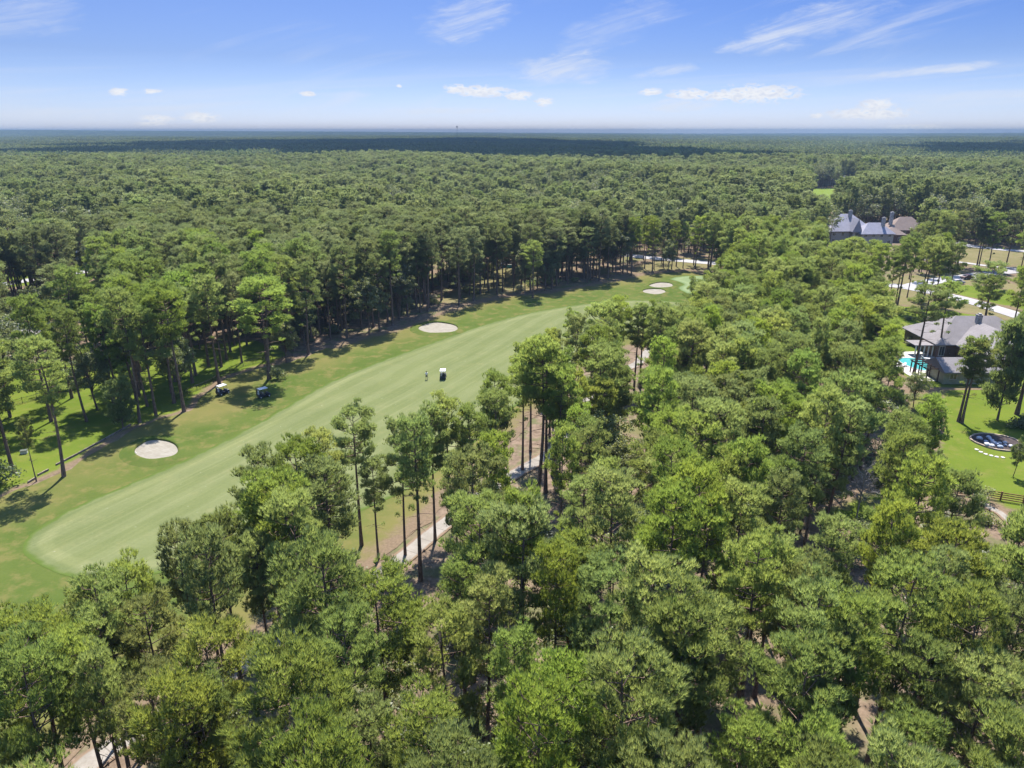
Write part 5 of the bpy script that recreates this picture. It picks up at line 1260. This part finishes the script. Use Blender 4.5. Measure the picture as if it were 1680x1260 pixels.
Vs = [(0, 0, .93), (0, 0, 1.1), (0, .01, 1.3), (0, .015, 1.44), (0, .02, 1.49)]; Rs = [(.175, .13), (.162, .125), (.185, .135), (.14, .1), (.075, .07)]; Es = [(0, 1), (1, 2), (2, 3), (3, 4)]
for s_ in (-1, 1): Vs += [(s_ * .19, .01, 1.425), (s_ * .245, .03, 1.24)]; Rs += [.08, .066]; Es += [(3, len(Vs) - 2), (len(Vs) - 2, len(Vs) - 1)]
skin_obj('shirt', Vs, Es, Rs, M_SHIRT, g)
Vs = [(0, 0, .99), (0, 0, .9)]; Rs = [(.168, .125), (.17, .125)]; Es = [(0, 1)]
for s_ in (-1, 1): Vs += [(s_ * .105, 0, .8), (s_ * .125, .02, .56)]; Rs += [.11, .088]; Es += [(1, len(Vs) - 2), (len(Vs) - 2, len(Vs) - 1)]
skin_obj('shorts', Vs, Es, Rs, M_SHORT, g)
for s_ in (-1, 1): skin_obj('shoe', [(s_ * .14, -.06, .05), (s_ * .15, .05, .05), (s_ * .165, .17, .04)], [(0, 1), (1, 2)], [(.05, .05), (.052, .048), (.045, .035)], M_SHORT, g)
q = MB(); q.lathe([(.105, 1.70), (.108, 1.74), (.09, 1.80), (.04, 1.83), (.005, 1.835)], (0, .03, 0), 16); q.prism([(-.08, 1.70), (.08, 1.70), (.07, 1.715), (-.07, 1.715)], .1, .21); q.build('cap', M_SHORT, g, smooth=False)
q = MB(); q.lathe([(.085, 1.56), (.1, 1.62), (.1, 1.70)], (0, .005, 0), 14); q.build('hair', M_HAIR, g)
q = MB(); q.lathe([(.008, 0), (.013, .02), (.004, .035)], (0, .135, 1.63), 8); q.build('nose', M_SKIN, g)
for s_ in (-1, 1):
    q = MB(); q.lathe([(.006, -.004), (.011, 0), (.006, .004)], (s_ * .034, .118, 1.668), 8); q.build('eye', M_HAIR, g); q = MB(); q.lathe([(.012, -.02), (.018, 0), (.012, .02)], (s_ * .083, .03, 1.655), 8); q.build('ear', M_SKIN, g)
q = MB(); q.box(-.022, .022, .118, .124, 1.595, 1.603); q.build('mouth', plain('lips', (.2, .08, .07)), g)
cl_ = empty('golf_club', (gx_, gy_, .09), .15); tag(cl_, 'golf club held upright by the golfer, head on the turf', 'golf club')
q = MB(); q.tube([(.23, .33, .98), (.33, .62, .04)], .012, 5); q.build('shaft', M_IRON, cl_); q = MB(); q.box(.3, .42, .6, .65, .0, .05); q.build('head', M_TRIM, cl_, bevel=.01); q = MB(); q.tube([(.2275, .32, 1.0), (.245, .375, .84)], .018, 6); q.build('grip', M_SHORT, cl_)

# cloud whose shadow lies across the distant forest
def cloud_obj(loc, outline, z, lab, seed):
    rg = np.random.RandomState(seed); import bmesh as BM
    bm_ = BM.new(); poly = np.array(outline, float); lo, hi = poly.min(0), poly.max(0)
    P_ = np.stack(np.meshgrid(np.arange(lo[0], hi[0], 170), np.arange(lo[1], hi[1], 170)), -1).reshape(-1, 2) + 0; P_ = P_ + rg.uniform(-60, 60, P_.shape); P_ = P_[inside(P_, poly)]
    for x_, y_ in P_:
        r_ = rg.uniform(120, 190); M_ = Matrix.Translation((x_ - loc[0], y_ - loc[1], rg.uniform(0, 60))) @ Matrix.Diagonal((r_, r_, r_ * rg.uniform(.45, .8), 1)); BM.ops.create_icosphere(bm_, subdivisions=2, radius=1, matrix=M_)
    me = bpy.data.meshes.new('cloud'); bm_.to_mesh(me); bm_.free(); me.materials.append(M_CLOUD); me.polygons.foreach_set('use_smooth', [True] * len(me.polygons)); o = link(bpy.data.objects.new('cloud', me)); o.location = (loc[0], loc[1], z); tag(o, kind='structure'); return o
m, nt, out = new_mat('cloud_white'); b = nt.nodes.new('ShaderNodeBsdfDiffuse'); b.inputs[0].default_value = (.8, .8, .8, 1); nt.links.new(b.outputs[0], out.inputs[0]); M_CLOUD = m
ZC = 1250.; off = np.array([math.sin(R(SUN_AZ)), math.cos(R(SUN_AZ))]) * (ZC - 20) / math.tan(R(SUN_EL))
def shade(pts): return np.array([at(a, b, 20)[:2] for a, b in pts]) + off
s1 = shade([(120, 238), (300, 230.5), (560, 228), (760, 225.5), (1010, 232), (1170, 247), (1020, 259), (900, 257), (700, 250), (520, 245), (300, 246), (180, 245)])
cloud_obj(s1.mean(0), s1, ZC, '', 3)
s2 = shade([(1560, 236), (1800, 231), (1900, 240), (1700, 247), (1590, 245)]); cloud_obj(s2.mean(0), s2, ZC, '', 4)

# ------------------------------------------------------------------ haze
m = bpy.data.materials.new('haze_air'); m.use_nodes = True; nt = m.node_tree; nt.nodes.clear()
out = nt.nodes.new('ShaderNodeOutputMaterial'); pv = nt.nodes.new('ShaderNodeVolumePrincipled')
pv.inputs['Color'].default_value = (0.16, 0.245, 0.36, 1); pv.inputs['Density'].default_value = 1.8e-4; pv.inputs['Anisotropy'].default_value = 0.0
nt.links.new(pv.outputs[0], out.inputs['Volume'])
mb = MB(); mb.box(-9700, 9700, -400, 9700, -16, 64)
hz = mb.build('haze', m); tag(hz, kind='stuff')
